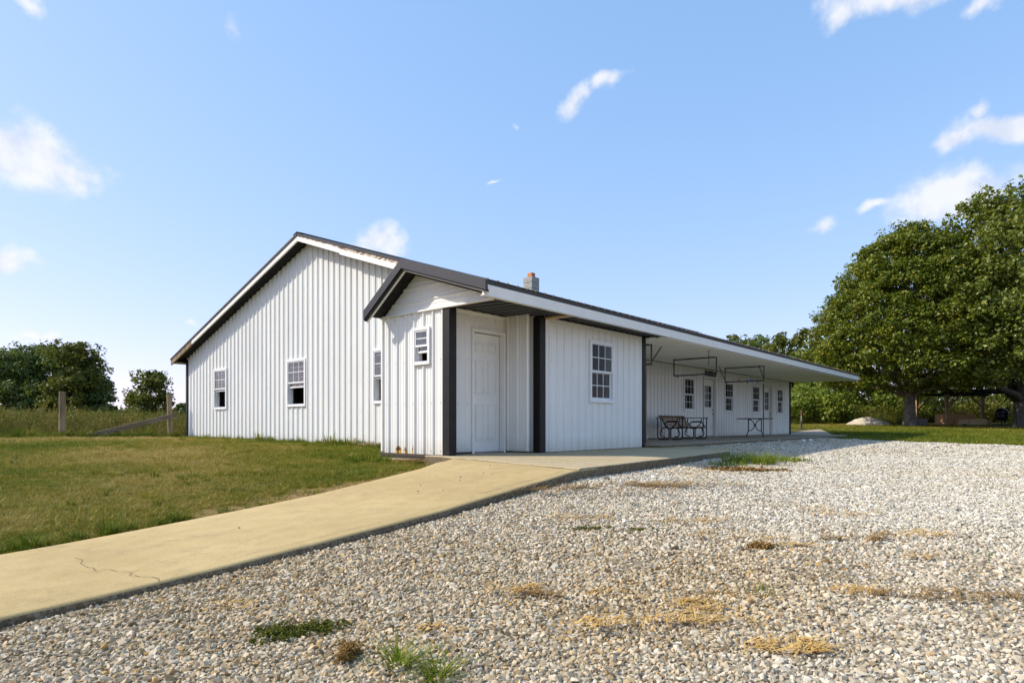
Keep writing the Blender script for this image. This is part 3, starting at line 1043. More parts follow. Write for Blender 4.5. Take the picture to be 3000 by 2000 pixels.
# underside sheathing
mb = MB()
for (ya, za, yb, zb, xa, xb) in ((YR, RIDGE_Z - 0.03, 21.75, RIDGE_Z - 0.03 - 0.3295 * (21.75 - YR), XR0 + 0.02, XR1 - 0.02),):
    mb.add([(xa, ya, za), (xb, ya, za), (xb, yb, zb), (xa, yb, zb)], [(0, 1, 2, 3)])
mb.add([(XR0 + 0.02, YR, RIDGE_Z - 0.03), (XR1 - 0.02, YR, RIDGE_Z - 0.03), (XR1 - 0.02, EAVE(XR1) + 0.03, EZ(XR1) - 0.02), (XR0 + 0.02, EAVE(XR0) + 0.03, EZ(XR0) - 0.02)], [(0, 1, 2, 3)])
zA = zplane(YA, 7)
mb.add([(6.60, YA, zA - 0.03), (XR0, YA, zA - 0.03), (XR0, EAVE(8) + 0.03, EZ(8) - 0.02), (6.60, EAVE(6.6) + 0.03, EZ(6.6) - 0.02)], [(0, 1, 2, 3)])
mb.add([(6.60, YA, zA - 0.03), (XG, YA, zA - 0.03), (XG, 9.085, zA - 0.03 - 0.72 * (9.085 - YA)), (6.60, 9.085, zA - 0.03 - 0.72 * (9.085 - YA))], [(0, 1, 2, 3)])
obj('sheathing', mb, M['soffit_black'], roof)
# ridge cap
mb = MB()
for s in (-1, 1):
    mb.hexa([(XR0 - 0.01, YR, RIDGE_Z + 0.022), (XR1, YR, RIDGE_Z + 0.022), (XR1, YR + s * 0.16, RIDGE_Z - 0.03), (XR0 - 0.01, YR + s * 0.16, RIDGE_Z - 0.03),
             (XR0 - 0.01, YR, RIDGE_Z + 0.036), (XR1, YR, RIDGE_Z + 0.036), (XR1, YR + s * 0.165, RIDGE_Z - 0.014), (XR0 - 0.01, YR + s * 0.165, RIDGE_Z - 0.014)])
obj('ridge_cap', mb, M['char'], roof)

def sloped_board(y0, z0, y1, z1, h, xa, xb):
    """board hanging h below the line (y0,z0)-(y1,z1)"""
    return MB().hexa([(xa, y0, z0 - h), (xb, y0, z0 - h), (xb, y1, z1 - h), (xa, y1, z1 - h), (xa, y0, z0), (xb, y0, z0), (xb, y1, z1), (xa, y1, z1)])
SL = 0.3295
T = RIDGE_Z - 0.02
# left rake: white board, grey bare wood near the eave
obj('rake_edge', sloped_board(YR + 0.01, T + 0.015, 21.80, T + 0.015 - SL * 7.66, 0.05, XR0 - 0.012, XR0 + 0.05), M['drip'], roof)
obj('rake_board', sloped_board(YR, T - 0.035, 20.25, T - 0.035 - SL * (20.25 - YR), 0.125, XR0 + 0.012, XR0 + 0.05), M['trim'], roof)
obj('rake_board', sloped_board(20.25, T - 0.035 - SL * (20.25 - YR), 21.80, T - 0.035 - SL * (21.80 - YR), 0.155, XR0 + 0.004, XR0 + 0.05), M['oldwood'], roof)
# right rake: bare peeling board above, white board below in two lengths
obj('rake_edge', sloped_board(YR - 0.01, T + 0.015, 8.3, T + 0.015 - SL * (YR - 8.3), 0.045, XR0 - 0.012, XR0 + 0.05), M['char'], roof)
obj('peeling_rake_board', sloped_board(YR, T - 0.03, 8.3, T - 0.03 - SL * (YR - 8.3), 0.085, XR0 + 0.018, XR0 + 0.05), M['peel'], roof)
obj('rake_board', sloped_board(YR, T - 0.062, 12.35, T - 0.085 - SL * (YR - 12.35), 0.108, XR0 + 0.008, XR0 + 0.03), M['trim'], roof)
obj('rake_board', sloped_board(12.35, T - 0.105 - SL * (YR - 12.35), 8.4, T - 0.112 - SL * (YR - 8.4), 0.118, XR0 + 0.004, XR0 + 0.026), M['trim'], roof)
# dark soffit under the gable overhang
mb = MB()
for s, yend in ((1, 21.78), (-1, 9.2)):
    L = abs(yend - YR)
    for k in range(int(L / 0.6) + 1):
        a, b = k * 0.6, min((k + 1) * 0.6 - 0.008, L)
        if b <= a: continue
        mb.add([(XR0 + 0.05, YR + s * a, 4.50 - SL * a), (XG + 0.02, YR + s * a, 4.50 - SL * a), (XG + 0.02, YR + s * b, 4.50 - SL * b), (XR0 + 0.05, YR + s * b, 4.50 - SL * b)], [(0, 1, 2, 3)])
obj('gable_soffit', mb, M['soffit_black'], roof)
# left eave: soffit end and fascia
zE = RIDGE_Z - 0.3295 * (21.78 - YR)
obj('left_fascia', MB().box(XR0 + 0.02, XR1 - 0.02, 21.74, 21.785, zE - 0.17, zE - 0.01), M['oldwood'], roof)
obj('left_soffit', MB().box(XR0 + 0.05, XR1 - 0.05, YL + 0.03, 21.735, zE - 0.165, zE - 0.14), M['oldwood'], roof)

# vestibule rake: charcoal metal fascia over a thin white board
xr = 6.585
def rake(y0, z0, y1, z1):
    obj('metal_fascia', sloped_board(y0, z0, y1, z1, 0.155, xr - 0.02, xr + 0.03), M['char'], roof)
    obj('fascia_lip', sloped_board(y0, z0 - 0.157, y1, z1 - 0.157, 0.018, xr - 0.004, xr + 0.05), M['blackpost'], roof)
    obj('fascia_backing', sloped_board(y0, z0 - 0.14, y1, z1 - 0.14, 0.055, xr + 0.052, xr + 0.085), M['trim'], roof)
rake(YA, zA - 0.005, 6.24, EZ(6.6) - 0.02)
rake(YA, zA - 0.005, 9.13, zA - 0.005 - 0.72 * (9.13 - YA))
mb = MB()
for k in range(4):
    a, b = YA + k * 0.24, YA + (k + 1) * 0.24 - 0.012
    f = lambda y: zA - 0.15 - 0.72 * (y - YA)
    mb.hexa([(xr + 0.09, a, f(a)), (XV + 0.02, a, f(a)), (XV + 0.02, b, f(b)), (xr + 0.09, b, f(b)), (xr + 0.09, a, f(a) + 0.02), (XV + 0.02, a, f(a) + 0.02), (XV + 0.02, b, f(b) + 0.02), (xr + 0.09, b, f(b) + 0.02)])
obj('rake_soffit', mb, M['soffit_black'], roof)
mb = MB()
f = lambda y: zA - 0.16 - 0.327 * (YA - y)
mb.add([(xr + 0.09, YA, f(YA)), (XV + 0.02, YA, f(YA)), (XV + 0.02, 6.4, f(6.4)), (xr + 0.09, 6.4, f(6.4))], [(0, 1, 2, 3)])
obj('rake_soffit', mb, M['soffit_black'], roof)

# eave fascia of the long front: white metal in lengths, dark drip edge above
xs = [6.61, 9.84, 12.56, 15.75, 19.3, 22.9, 26.5, 30.52]
for a, b in zip(xs[:-1], xs[1:]):
    a2, b2 = a + 0.004, b - 0.004
    mb = MB()
    def fq(x, dy, dz): return (x, EAVE(x) + dy, EZ(x) + dz)
    mb.hexa([fq(a2, 0.012, -0.225), fq(b2, 0.012, -0.225), fq(b2, 0.05, -0.225), fq(a2, 0.05, -0.225), fq(a2, 0.002, -0.075), fq(b2, 0.002, -0.075), fq(b2, 0.05, -0.075), fq(a2, 0.05, -0.075)])
    mb.hexa([fq(a2, 0.0, -0.236), fq(b2, 0.0, -0.236), fq(b2, 0.08, -0.236), fq(a2, 0.08, -0.236), fq(a2, 0.0, -0.2255), fq(b2, 0.0, -0.2255), fq(b2, 0.08, -0.2255), fq(a2, 0.08, -0.2255)])
    obj('eave_fascia', mb, M['trim'], roof)
mb = MB()
mb.hexa([fq(6.61, 0.014, -0.074), fq(30.52, 0.014, -0.074), fq(30.52, 0.05, -0.074), fq(6.61, 0.05, -0.074), fq(6.61, 0.008, -0.012), fq(30.52, 0.008, -0.012), fq(30.52, 0.05, -0.012), fq(6.61, 0.05, -0.012)])
obj('drip_edge', mb, M['drip'], roof)
mb = MB()
k = 6.68
while k < 30.5:
    mb.box(k - 0.012, k + 0.012, EAVE(k) - 0.006, EAVE(k) + 0.02, EZ(k) - 0.012, EZ(k) + 0.017)
    k += PITCH
o = obj('screw_row', mb, M['oldwood'], roof)
o['kind'] = 'stuff'

# dark ribbed soffit over the entry, ribs running in from the fascia
so = empty('entry_soffit', ORIGIN[barn.name], barn)
x = 6.98
while x < 12.40:
    x2 = min(x + 0.9144, 12.42)
    mb = MB()
    prof = rib_profile(x, x2, 7.05, 0.022, 0.003)
    for (p, q) in zip(prof[:-1], prof[1:]):
        y1 = YD if x2 < 9.0 else YF + 0.02
        mb.add([(p[0], EAVE(p[0]) + 0.05, 1.90 - p[1]), (q[0], EAVE(q[0]) + 0.05, 1.90 - q[1]), (q[0], y1, 1.95 - q[1]), (p[0], y1, 1.95 - p[1])], [(0, 1, 2, 3)])
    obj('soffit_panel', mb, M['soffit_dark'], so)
    x = x2
obj('soffit_board', MB().bbox(8.885, 8.99, 6.42, 7.05, 1.868, 1.905, 0.004), M['ply'], barn)
# white ribbed porch ceiling, ribs along the length, in sheets
ce = empty('porch_ceiling', ORIGIN[barn.name], barn)
x = 12.42
while x < 30.5:
    x2 = min(x + 3.05, 30.52)
    prof = rib_profile(6.36, YP + 0.02, 6.47, 0.03, 0.014)
    mb = MB()
    for (p, q) in zip(prof[:-1], prof[1:]):
        ya0, yb0 = max(p[0], EAVE(x) + 0.04), max(q[0], EAVE(x) + 0.04)
        ya1, yb1 = max(p[0], EAVE(x2) + 0.04), max(q[0], EAVE(x2) + 0.04)
        zc = lambda y, h: 1.885 + 0.03 * (y - 6.36) - h
        mb.add([(x + 0.002, ya0, zc(ya0, p[1])), (x2 - 0.002, ya1, zc(ya1, p[1])), (x2 - 0.002, yb1, zc(yb1, q[1])), (x + 0.002, yb0, zc(yb0, q[1]))], [(0, 1, 2, 3)])
    obj('ceiling_panel', mb, M['white'], ce)
    x = x2
obj('end_fascia', MB().hexa([(30.50, EAVE(30.5) + 0.05, 1.89), (30.545, EAVE(30.5) + 0.05, 1.89), (30.545, YP + 0.2, 1.965), (30.50, YP + 0.2, 1.965),
                             (30.50, EAVE(30.5) + 0.05, 2.06), (30.545, EAVE(30.5) + 0.05, 2.06), (30.545, YP + 0.2, 3.10), (30.50, YP + 0.2, 3.10)]), M['blackpost'], roof)

# chimney: block courses and a clay flue
ch = empty('chimney', (17.0, 13.98, 4.4), barn)
z = 4.05
while z < 4.90:
    obj('block', MB().bbox(16.80, 17.20, 13.78, 14.18, z, z + 0.190, 0.012), M['block'], ch)
    obj('mortar_joint', MB().box(16.812, 17.188, 13.792, 14.168, z + 0.189, z + 0.2015), M['block'], ch)
    z += 0.2025
fl = MB()
fl.bbox(16.90, 17.10, 13.88, 14.08, z - 0.02, z + 0.165, 0.012)
obj('flue_tile', fl, M['clay'], ch)

# timber ends below the gable wall
tb = obj('old_timber', MB().bbox(8.43, 8.548, 11.26, 12.05, -0.52, -0.405, 0.012), M['oldwood'], origin=(8.42, 11.7, -0.5))
tag(tb, 'short weathered timber lying against the foot of the gable wall', 'timber')

# ---------------------------------------------------------------- windows and doors
class Frame:
    """u along the wall to the right seen from outside, z up, n outward"""
    def __init__(self, kind, plane):
        self.kind, self.plane = kind, plane
    def box(self, mb, u0, u1, z0, z1, n0, n1, b=0.003):
        if self.kind == 'X':     # wall faces -X, u = Y
            return mb.bbox(self.plane - n1, self.plane - n0, u0, u1, z0, z1, b)
        return mb.bbox(u0, u1, self.plane - n1, self.plane - n0, z0, z1, b)
    def at(self, u, z, n):
        return (self.plane - n, u, z) if self.kind == 'X' else (u, self.plane - n, z)

def ring(fr, mb, u0, u1, z0, z1, w, n0, n1, wb=None):
    wb = wb or w
    fr.box(mb, u0, u0 + w, z0, z1, n0, n1)
    fr.box(mb, u1 - w, u1, z0, z1, n0, n1)
    fr.box(mb, u0 + w, u1 - w, z1 - w, z1, n0, n1)
    fr.box(mb, u0 + w, u1 - w, z0, z0 + wb, n0, n1)

def lites(fr, parent, u0, u1, z0, z1, cols, rows, n, mw=0.016):
    glass = M['glass2'] if fr.kind == 'X' else M['glass']
    du, dz = (u1 - u0) / cols, (z1 - z0) / rows
    for i in range(1, cols):
        obj('muntin', fr.box(MB(), u0 + i * du - mw / 2, u0 + i * du + mw / 2, z0, z1, n - 0.006, n + 0.006, 0.002), M['vinyl'], parent)
    for j in range(1, rows):
        for i in range(cols):
            obj('muntin', fr.box(MB(), u0 + i * du + (mw / 2 if i else 0), u0 + (i + 1) * du - (mw / 2 if i < cols - 1 else 0), z0 + j * dz - mw / 2, z0 + j * dz + mw / 2, n - 0.006, n + 0.006, 0.002), M['vinyl'], parent)
    for i in range(cols):
        for j in range(rows):
            obj('pane', fr.box(MB(), u0 + i * du, u0 + (i + 1) * du, z0 + j * dz, z0 + (j + 1) * dz, n - 0.002, n + 0.001, 0.0005), glass, parent)

def window(fr, o, open_to=None, cols=3, rows=2, casing=0.055, proud=0.05, split=0.5, label=None):
    u0, u1, z0, z1 = o
    w = empty('window', ORIGIN[barn.name], barn)
    mb = MB()
    ring(fr, mb, u0, u1, z0, z1, casing, -0.05, proud, casing * 1.15)
    ring(fr, mb, u0 + casing * 0.75, u1 - casing * 0.75, z0 + casing * 0.9, z1 - casing * 0.75, 0.02, -0.11, -0.02)
    obj('window_frame', mb, M['vinyl'], w)
    a, b, c, d = u0 + casing + 0.001, u1 - casing - 0.001, z0 + casing * 1.15 + 0.001, z1 - casing - 0.001
    zm = c + (d - c) * split
    mb = MB()
    ring(fr, mb, a, b, zm - 0.018, d, 0.024, proud - 0.042, proud - 0.010, 0.036)
    obj('upper_sash', mb, M['vinyl'], w)
    lites(fr, w, a + 0.024, b - 0.024, zm + 0.018, d - 0.024, cols, rows, proud - 0.024)
    hh = zm - c
    lo = c if open_to is None else c + hh * open_to
    top = lo + hh
    mb = MB()
    ring(fr, mb, a + 0.006, b - 0.006, lo, top, 0.034, proud - 0.082, proud - 0.046)
    obj('lower_sash', mb, M['vinyl'], w)
    lites(fr, w, a + 0.04, b - 0.04, lo + 0.034, top - 0.034, cols, rows, proud - 0.064)
    if label: w['label'] = label
    return w

FX, FV, FF, FP, FD = Frame('X', XG), Frame('X', XV), Frame('Y', YF), Frame('Y', YP), Frame('Y', YD)
window(FX, GW[0], open_to=0.86, label='small paned window with raised lower sash, leftmost on the gable wall')
window(FX, GW[1], open_to=0.76, label='small paned window with raised lower sash, middle of the gable wall')
window(FX, GW[2], open_to=0.88, label='small paned window half hidden behind the vestibule')
window(FV, VW, open_to=0.55, cols=1, rows=2, casing=0.05, proud=0.055, label='little thick framed window on the vestibule wall')
wf = window(FF, FW, label='large twelve pane window on the front wall')
pw = [window(FP, o) for o in PW]

def pleats(u0, u1, z0, z1, y, mat, parent, n=40, amp=0.02, name='curtain'):
    mb = MB()
    for i in range(n):
        a, b = u0 + (u1 - u0) * i / n, u0 + (u1 - u0) * (i + 1) / n
        ya, yb = y + amp * math.sin(i * 1.55), y + amp * math.sin((i + 1) * 1.55)
        mb.add([(a, ya, z0), (b, yb, z0), (b, yb, z1), (a, ya, z1)], [(0, 1, 2, 3)])
    return obj(name, mb, mat, parent)
pleats(FW[0] + 0.05, FW[1] - 0.05, FW[2] + 0.05, FW[3] - 0.05, YF + 0.22, M['curtain'], wf)
# swag curtain in the first porch window: nested rounded folds
mb = MB()
cu, cz = 20.06, 1.24
for k, r in enumerate((0.30, 0.245, 0.19, 0.135, 0.08)):
    pts = []
    for j in range(15):
        t = math.radians(-10 + j * 230 / 14)
        pts.append((cu + r * 1.05 * math.cos(t) - 0.03 * k, YP + 0.20 + 0.01 * k, cz + r * math.sin(t) - 0.02 * k))
    mb.tube(pts, [0.018 + 0.012 * math.sin(j * 1.3 + k) ** 2 for j in range(15)], 6)
obj('swag_curtain', mb, M['swag'], pw[0], smooth=True)

def door_frame(fr, o, jamb=0.05, depth=0.11, proud=0.035, casing=0.06):
    """casing round the opening and the reveal behind it"""
    u0, u1, z0, z1 = o
    mb = MB()
    fr.box(mb, u0 - casing, u0, z0, z1 + casing, -0.01, proud)
    fr.box(mb, u1, u1 + casing, z0, z1 + casing, -0.01, proud)
    fr.box(mb, u0, u1, z1, z1 + casing, -0.01, proud)
    fr.box(mb, u0 - 0.012, u0 + 0.002, z0, z1 + 0.012, -depth, -0.011)
    fr.box(mb, u1 - 0.002, u1 + 0.012, z0, z1 + 0.012, -depth, -0.011)
    fr.box(mb, u0 + 0.003, u1 - 0.003, z1 - 0.002, z1 + 0.012, -depth, -0.011)
    return mb

# entry door with six raised panels
ed = obj('entry_door', FD.box(MB(), 7.75, 8.47, -0.462, 1.585, -0.115, -0.072, 0.004), M['door'], barn)
ed['label'] = 'plain white six panel entry door'
obj('door_frame', door_frame(FD, ED, casing=0.05), M['trim'], ed)
for (ua, ub) in ((7.835, 8.065), (8.155, 8.385)):
    for (za, zb) in ((-0.26, 0.36), (0.52, 1.13), (1.26, 1.44)):
        mb = MB()
        ring(FD, mb, ua, ub, za, zb, 0.018, -0.074, -0.060)
        FD.box(mb, ua + 0.034, ub - 0.034, za + 0.034, zb - 0.034, -0.074, -0.061)
        obj('raised_panel', mb, M['door'], ed)
obj('threshold', FD.box(MB(), 7.74, 8.48, -0.4865, -0.464, -0.11, 0.03, 0.003), M['steel'], ed)
obj('door_edge_gap', FD.box(MB(), 8.4705, 8.4815, -0.46, 1.585, -0.112, -0.085, 0.001), M['blackpost'], ed)
kb = MB(); kb.tube([FD.at(7.785, 0.50, -0.074), FD.at(7.785, 0.50, -0.040)], [0.018, 0.014], 10)
obj('knob_hole', kb, M['black_iron'], ed)

def porch_door(o, label):
    u0, u1, z0, z1 = o
    z0 += 0.004
    d = empty('porch_door', ORIGIN[barn.name], barn)
    d['label'] = label
    mb = MB()
    gz0, gz1, gu0, gu1 = 0.62, 1.40, u0 + 0.14, u1 - 0.16
    a, b = u0 + 0.02, u1 - 0.035
    FP.box(mb, a, gu0, z0 + 0.03, z1 - 0.015, -0.115, -0.072)
    FP.box(mb, gu1, b, z0 + 0.03, z1 - 0.015, -0.115, -0.072)
    FP.box(mb, gu0, gu1, z0 + 0.03, gz0, -0.115, -0.072)
    FP.box(mb, gu0, gu1, gz1, z1 - 0.015, -0.115, -0.072)
    obj('door_leaf', mb, M['door'], d)
    mb = MB()
    ring(FP, mb, gu0 - 0.02, gu1 + 0.02, gz0 - 0.02, gz1 + 0.02, 0.035, -0.074, -0.058)
    obj('glazing_bead', mb, M['vinyl'], d)
    lites(FP, d, gu0 + 0.015, gu1 - 0.015, gz0 + 0.015, gz1 - 0.015, 3, 3, -0.085, 0.02)
    obj('door_frame', door_frame(FP, (u0, u1, o[2] + 0.002, z1), casing=0.055), M['trim'], d)
    obj('weather_strip', FP.box(MB(), b + 0.001, b + 0.020, z0 + 0.03, z1 - 0.015, -0.112, -0.08, 0.001), M['blackpost'], d)
    obj('trim_shadow_strip', FP.box(MB(), u0 - 0.085, u0 - 0.062, z0, z1 + 0.055, 0.0, 0.03, 0.002), M['blackpost'], d)  # black strip stands in for the shadow line along the outer casing
    obj('threshold', FP.box(MB(), u0 + 0.004, u1 - 0.004, o[2] + 0.0005, o[2] + 0.03, -0.11, 0.02, 0.003), M['steel'], d)
    kn = MB()
    kn.tube([FP.at(b - 0.06, 0.40, -0.072), FP.at(b - 0.06, 0.40, -0.03), FP.at(b - 0.06, 0.40, -0.005)], [0.014, 0.016, 0.028], 10)
    obj('door_knob', kn, M['steel'], d)
    kn = MB()
    kn.tube([FP.at(b - 0.06, 0.54, -0.072), FP.at(b - 0.06, 0.54, -0.045)], [0.03, 0.028], 10)
    obj('deadbolt', kn, M['steel'], d)
    for (pa, pb) in ((a + 0.11, (a + b) / 2 - 0.03), ((a + b) / 2 + 0.03, b - 0.11)):
        mb = MB()
        ring(FP, mb, pa, pb, -0.22, 0.40, 0.02, -0.074, -0.067)
        obj('raised_panel', mb, M['door'], d)
    pleats(gu0, gu1, gz0, gz1, YP + 0.17, M['vinyl'], d, 24, 0.012)
    return d
porch_door(PD[0], 'white nine lite door under the brown board')
porch_door(PD[1], 'white nine lite door behind the round table')
porch_door(PD[2], 'white door mostly hidden behind the black corner post')

# fastener rows on the walls that face the camera
def screws(wall, fn, u0, u1, rows, phase, holes=()):
    mb = MB()
    k = math.ceil((u0 - phase) / PITCH)
    while phase + k * PITCH + 0.045 < u1:
        u = phase + k * PITCH + 0.045
        for z in rows:
            if u > u0 and not any(h[0] < u < h[1] and h[2] < z < h[3] for h in holes):
                a = Vector(fn(u, z, 0.0)); b = Vector(fn(u, z, 0.007))
                mb.tube([a, b], 0.0075, 6)
        k += 1
    o = obj('screw_row', mb, M['steel'], wall)
    o['kind'] = 'stuff'
for o_ in list(barn.children):
    if o_.name == 'gable_wall':
        screws(o_, lambda u, v, h: (XG - h, u, v), 9.2, YL - 0.1, (-0.40, 0.30, 1.0, 1.75), 14.005, GW)
    if o_.name == 'vestibule_wall':
        screws(o_, lambda u, v, h: (XV - h, u, v), 7.5, 9.05, (-0.42, 0.35, 1.05, 1.78), 8.90, [VW])
    if o_.name == 'front_wall':
        screws(o_, lambda u, v, h: (u, YF - h, v), 8.9, 12.28, (-0.43, 0.35, 1.15, 1.85), 9.013, [FW])
    if o_.name == 'entry_wall':
        screws(o_, lambda u, v, h: (u, YD - h, v), 7.1, 8.7, (-0.40, 0.35, 1.10, 1.84), 7.10, [(7.66, 8.56, -1, 1.67)])

# ---------------------------------------------------------------- things on and round the porch
board = obj('wooden_board', MB().bbox(21.22, 22.10, YP - 0.062, YP - 0.030, 1.722, 1.895, 0.006), M['sign'], origin=(21.66, YP - 0.05, 1.722))
tag(board, 'rough brown wooden board fixed to the wall over the nearer porch door', 'board')

# clothes line frames hanging from the porch ceiling
def line_frame(X, brace, label, y0=7.38, y1=8.66, zt=1.882, zb=1.425):
    e = empty('clothesline_rack', (X, (y0 + y1) / 2, zb))
    tag(e, label, 'clothesline rack', 'hanging clothesline racks')
    r = 0.019
    obj('top_rail', MB().tube([(X, y0, zt), (X, y1, zt)], r), M['pipe'], e)
    obj('bottom_rail', MB().tube([(X, y0, zb), (X, y1, zb)], r), M['pipe'], e)
    for y in (y0, y1):
        obj('hanger', MB().tube([(X, y, zb - 0.02), (X, y, zt + 0.03)], r), M['pipe'], e)
        if brace:
            obj('brace', MB().tube([(X, y, zb + 0.05), (X + brace, y + 0.02, zt + 0.02)], 0.015), M['pipe'], e)
    return e
line_frame(13.4, 0.55, 'dark pipe clothesline frame beside the black corner post, mostly hidden')
line_frame(17.05, 0, 'dark pipe clothesline frame above the bench, without braces')
line_frame(20.7, -0.42, 'dark pipe clothesline frame with slanted braces, farthest along the porch')
WIRES = [7.62, 7.95, 8.28, 8.58]
places = ['nearest the porch edge', 'second from the porch edge', 'second from the wall', 'nearest the wall']
for y, wh in zip(WIRES, places):
    pts = []
    for (xa, xb) in ((13.4, 17.05), (17.05, 20.7)):
        for k in range(9):
            t = k / 8
            pts.append((xa + (xb - xa) * t, y, 1.447 - 0.22 * t * (1 - t)))
    w = obj('clothesline', MB().tube(pts, 0.0028, 5), M['wire'], origin=(17.05, y, 1.44))
    tag(w, 'thin clothesline wire strung between the pipe frames, ' + wh, 'wire', 'clothesline wires')
PINS = [(20.2, 0, 'pin_blue', 'a'), (20.32, 0, 'pin_blue', 'b'), (20.78, 0, 'pin_green', 'c'), (20.8, 1, 'pin_dark', 'd'), (20.62, 3, 'pin_dark', 'e'), (17.12, 3, 'pin_blue', 'f'), (17.0, 0, 'pin_blue', 'g'), (20.1, 1, 'pin_dark', 'h')]
PL = {'a': 'blue clothespin clipped to the outermost wire just before the far frame', 'b': 'blue clothespin nearest the far frame on the outermost wire',
      'c': 'green clothespin on the far clothesline frame', 'd': 'dark clothespin on the far clothesline frame beside the green one', 'e': 'dark clothespin at the wall end of the far clothesline frame',
      'f': 'blue clothespin at the wall end of the clothesline frame above the bench', 'g': 'blue clothespin at the outer end of the clothesline frame above the bench', 'h': 'dark clothespin on the second wire before the far frame'}
for (x, wi, m, key) in PINS:
    y = WIRES[wi]
    z = 1.42
    mb = MB()
    mb.bar((x - 0.012, y - 0.016, z - 0.055), (x, y, z + 0.055), 0.014, 0.012)
    mb.bar((x + 0.012, y + 0.016, z - 0.055), (x, y, z + 0.055), 0.014, 0.012)
    o = obj('clothespin', mb, M[m], origin=(x, y, z - 0.05))
    tag(o, PL[key], 'clothespin', 'clothespins on the lines')
# short chain under the ceiling
mb = MB()
for k in range(9):
    z = 1.87 - k * 0.042
    a = 0 if k % 2 else math.pi / 2
    pts = [(15.4 + 0.012 * math.cos(t) * math.cos(a), 6.87 + 0.012 * math.cos(t) * math.sin(a), z + 0.026 * math.sin(t)) for t in np.linspace(0, 2 * math.pi, 9)]
    mb.tube(pts, 0.004, 5, cap=False)
chn = obj('hanging_chain', mb, M['black_iron'], origin=(15.4, 6.87, 1.5))
tag(chn, 'short dark chain hanging from the porch ceiling near the fascia', 'chain')

# glider bench along the wall
bench = empty('glider_bench', (17.6, 8.72, -0.425))
tag(bench, 'glider bench of brown wood slats in a black iron frame beside the porch wall', 'bench')
BZ = -0.425
YB, YN = 9.08, 8.27           # wall side and open side
def yv(a):                    # a: 0 at the wall side, 1 at the open side
    return YB + (YN - YB) * a
for X in (16.83, 18.42):
    def pt(a, z): return (X, yv(a), BZ + z)
    fr = empty('end_frame', (X, yv(0.5), BZ), bench)
    obj('arm_rail', MB().bbox(X - 0.03, X + 0.03, yv(1.05), yv(-0.04), BZ + 0.628, BZ + 0.652, 0.005), M['slatdark'], fr)
    def rounded(a0, a1, ztop0, ztop1):
        return [pt(a0, ztop0), pt(a0, 0.09), pt(a0 + 0.02 * (1 if a1 > a0 else -1), 0.045), pt(a0 + 0.07 * (1 if a1 > a0 else -1), 0.017), pt(a1 - 0.07 * (1 if a1 > a0 else -1), 0.017), pt(a1 - 0.02 * (1 if a1 > a0 else -1), 0.045), pt(a1, 0.09), pt(a1, ztop1)]
    obj('foot_loop', MB().tube(rounded(0.02, 0.47, 0.63, 0.31), 0.018), M['black_iron'], fr)
    obj('foot_loop', MB().tube(rounded(0.98, 0.53, 0.63, 0.31), 0.018), M['black_iron'], fr)
    for (a, s) in ((0.13, 1), (0.87, -1)):
        obj('swing_strap', MB().tube([pt(a, 0.625), pt(a + 0.07 * s, 0.16)], 0.013), M['black_iron'], fr)
    for (s, a0) in ((1, 0.0), (-1, 1.0)):
        A = lambda v: a0 + s * v
        obj('scroll', MB().tube([pt(A(0.46), 0.31), pt(A(0.36), 0.355), pt(A(0.28), 0.36), pt(A(0.18), 0.30), pt(A(0.125), 0.225), pt(A(0.12), 0.16), pt(A(0.165), 0.105), pt(A(0.24), 0.085), pt(A(0.32), 0.082)], 0.017), M['black_iron'], fr)
        obj('arm_stay', MB().tube([pt(A(0.22), 0.62), pt(A(0.22), 0.53), pt(A(0.28), 0.45), pt(A(0.48), 0.315)], 0.016), M['black_iron'], fr)
    obj('armrest', MB().tube([pt(0.30, 0.45), pt(0.36, 0.505), pt(0.42, 0.52), pt(0.74, 0.52), pt(0.80, 0.505), pt(0.87, 0.43), pt(0.92, 0.36)], 0.017), M['black_iron'], fr)
    obj('arm_pad', MB().bbox(X - 0.025, X + 0.025, yv(0.76), yv(0.40), BZ + 0.531, BZ + 0.55, 0.005), M['slatdark'], fr)
# seat and back slats between the end frames
for k in range(6):
    a = 0.36 + k * 0.105
    z = 0.335 + 0.006 * k
    obj('seat_slat', MB().bbox(16.86, 18.39, yv(a + 0.088), yv(a), BZ + z, BZ + z + 0.02, 0.004), M['slat'], bench)
for k in range(6):
    a0, z0 = 0.33 - 0.042 * k, 0.385 + 0.050 * k
    a1, z1 = a0 - 0.028, z0 + 0.038
    mb = MB()
    mb.hexa([(16.86, yv(a0), BZ + z0), (18.39, yv(a0), BZ + z0), (18.39, yv(a0) + 0.018, BZ + z0), (16.86, yv(a0) + 0.018, BZ + z0),
             (16.86, yv(a1), BZ + z1), (18.39, yv(a1), BZ + z1), (18.39, yv(a1) + 0.018, BZ + z1), (16.86, yv(a1) + 0.018, BZ + z1)])
    obj('back_slat', mb, M['slat'], bench)
obj('back_top_rail', MB().bbox(16.82, 18.43, yv(0.11), yv(0.04), BZ + 0.672, BZ + 0.708, 0.006), M['slat'], bench)
for X in (16.90, 18.35, 17.62):
    obj('back_support', MB().tube([(X, yv(0.36) + 0.03, BZ + 0.33), (X, yv(0.09) + 0.03, BZ + 0.69)], 0.010), M['black_iron'], bench)
    obj('seat_rail', MB().bar((X, yv(0.36), BZ + 0.322), (X, yv(0.985), BZ + 0.352), 0.025, 0.02), M['black_iron'], bench)

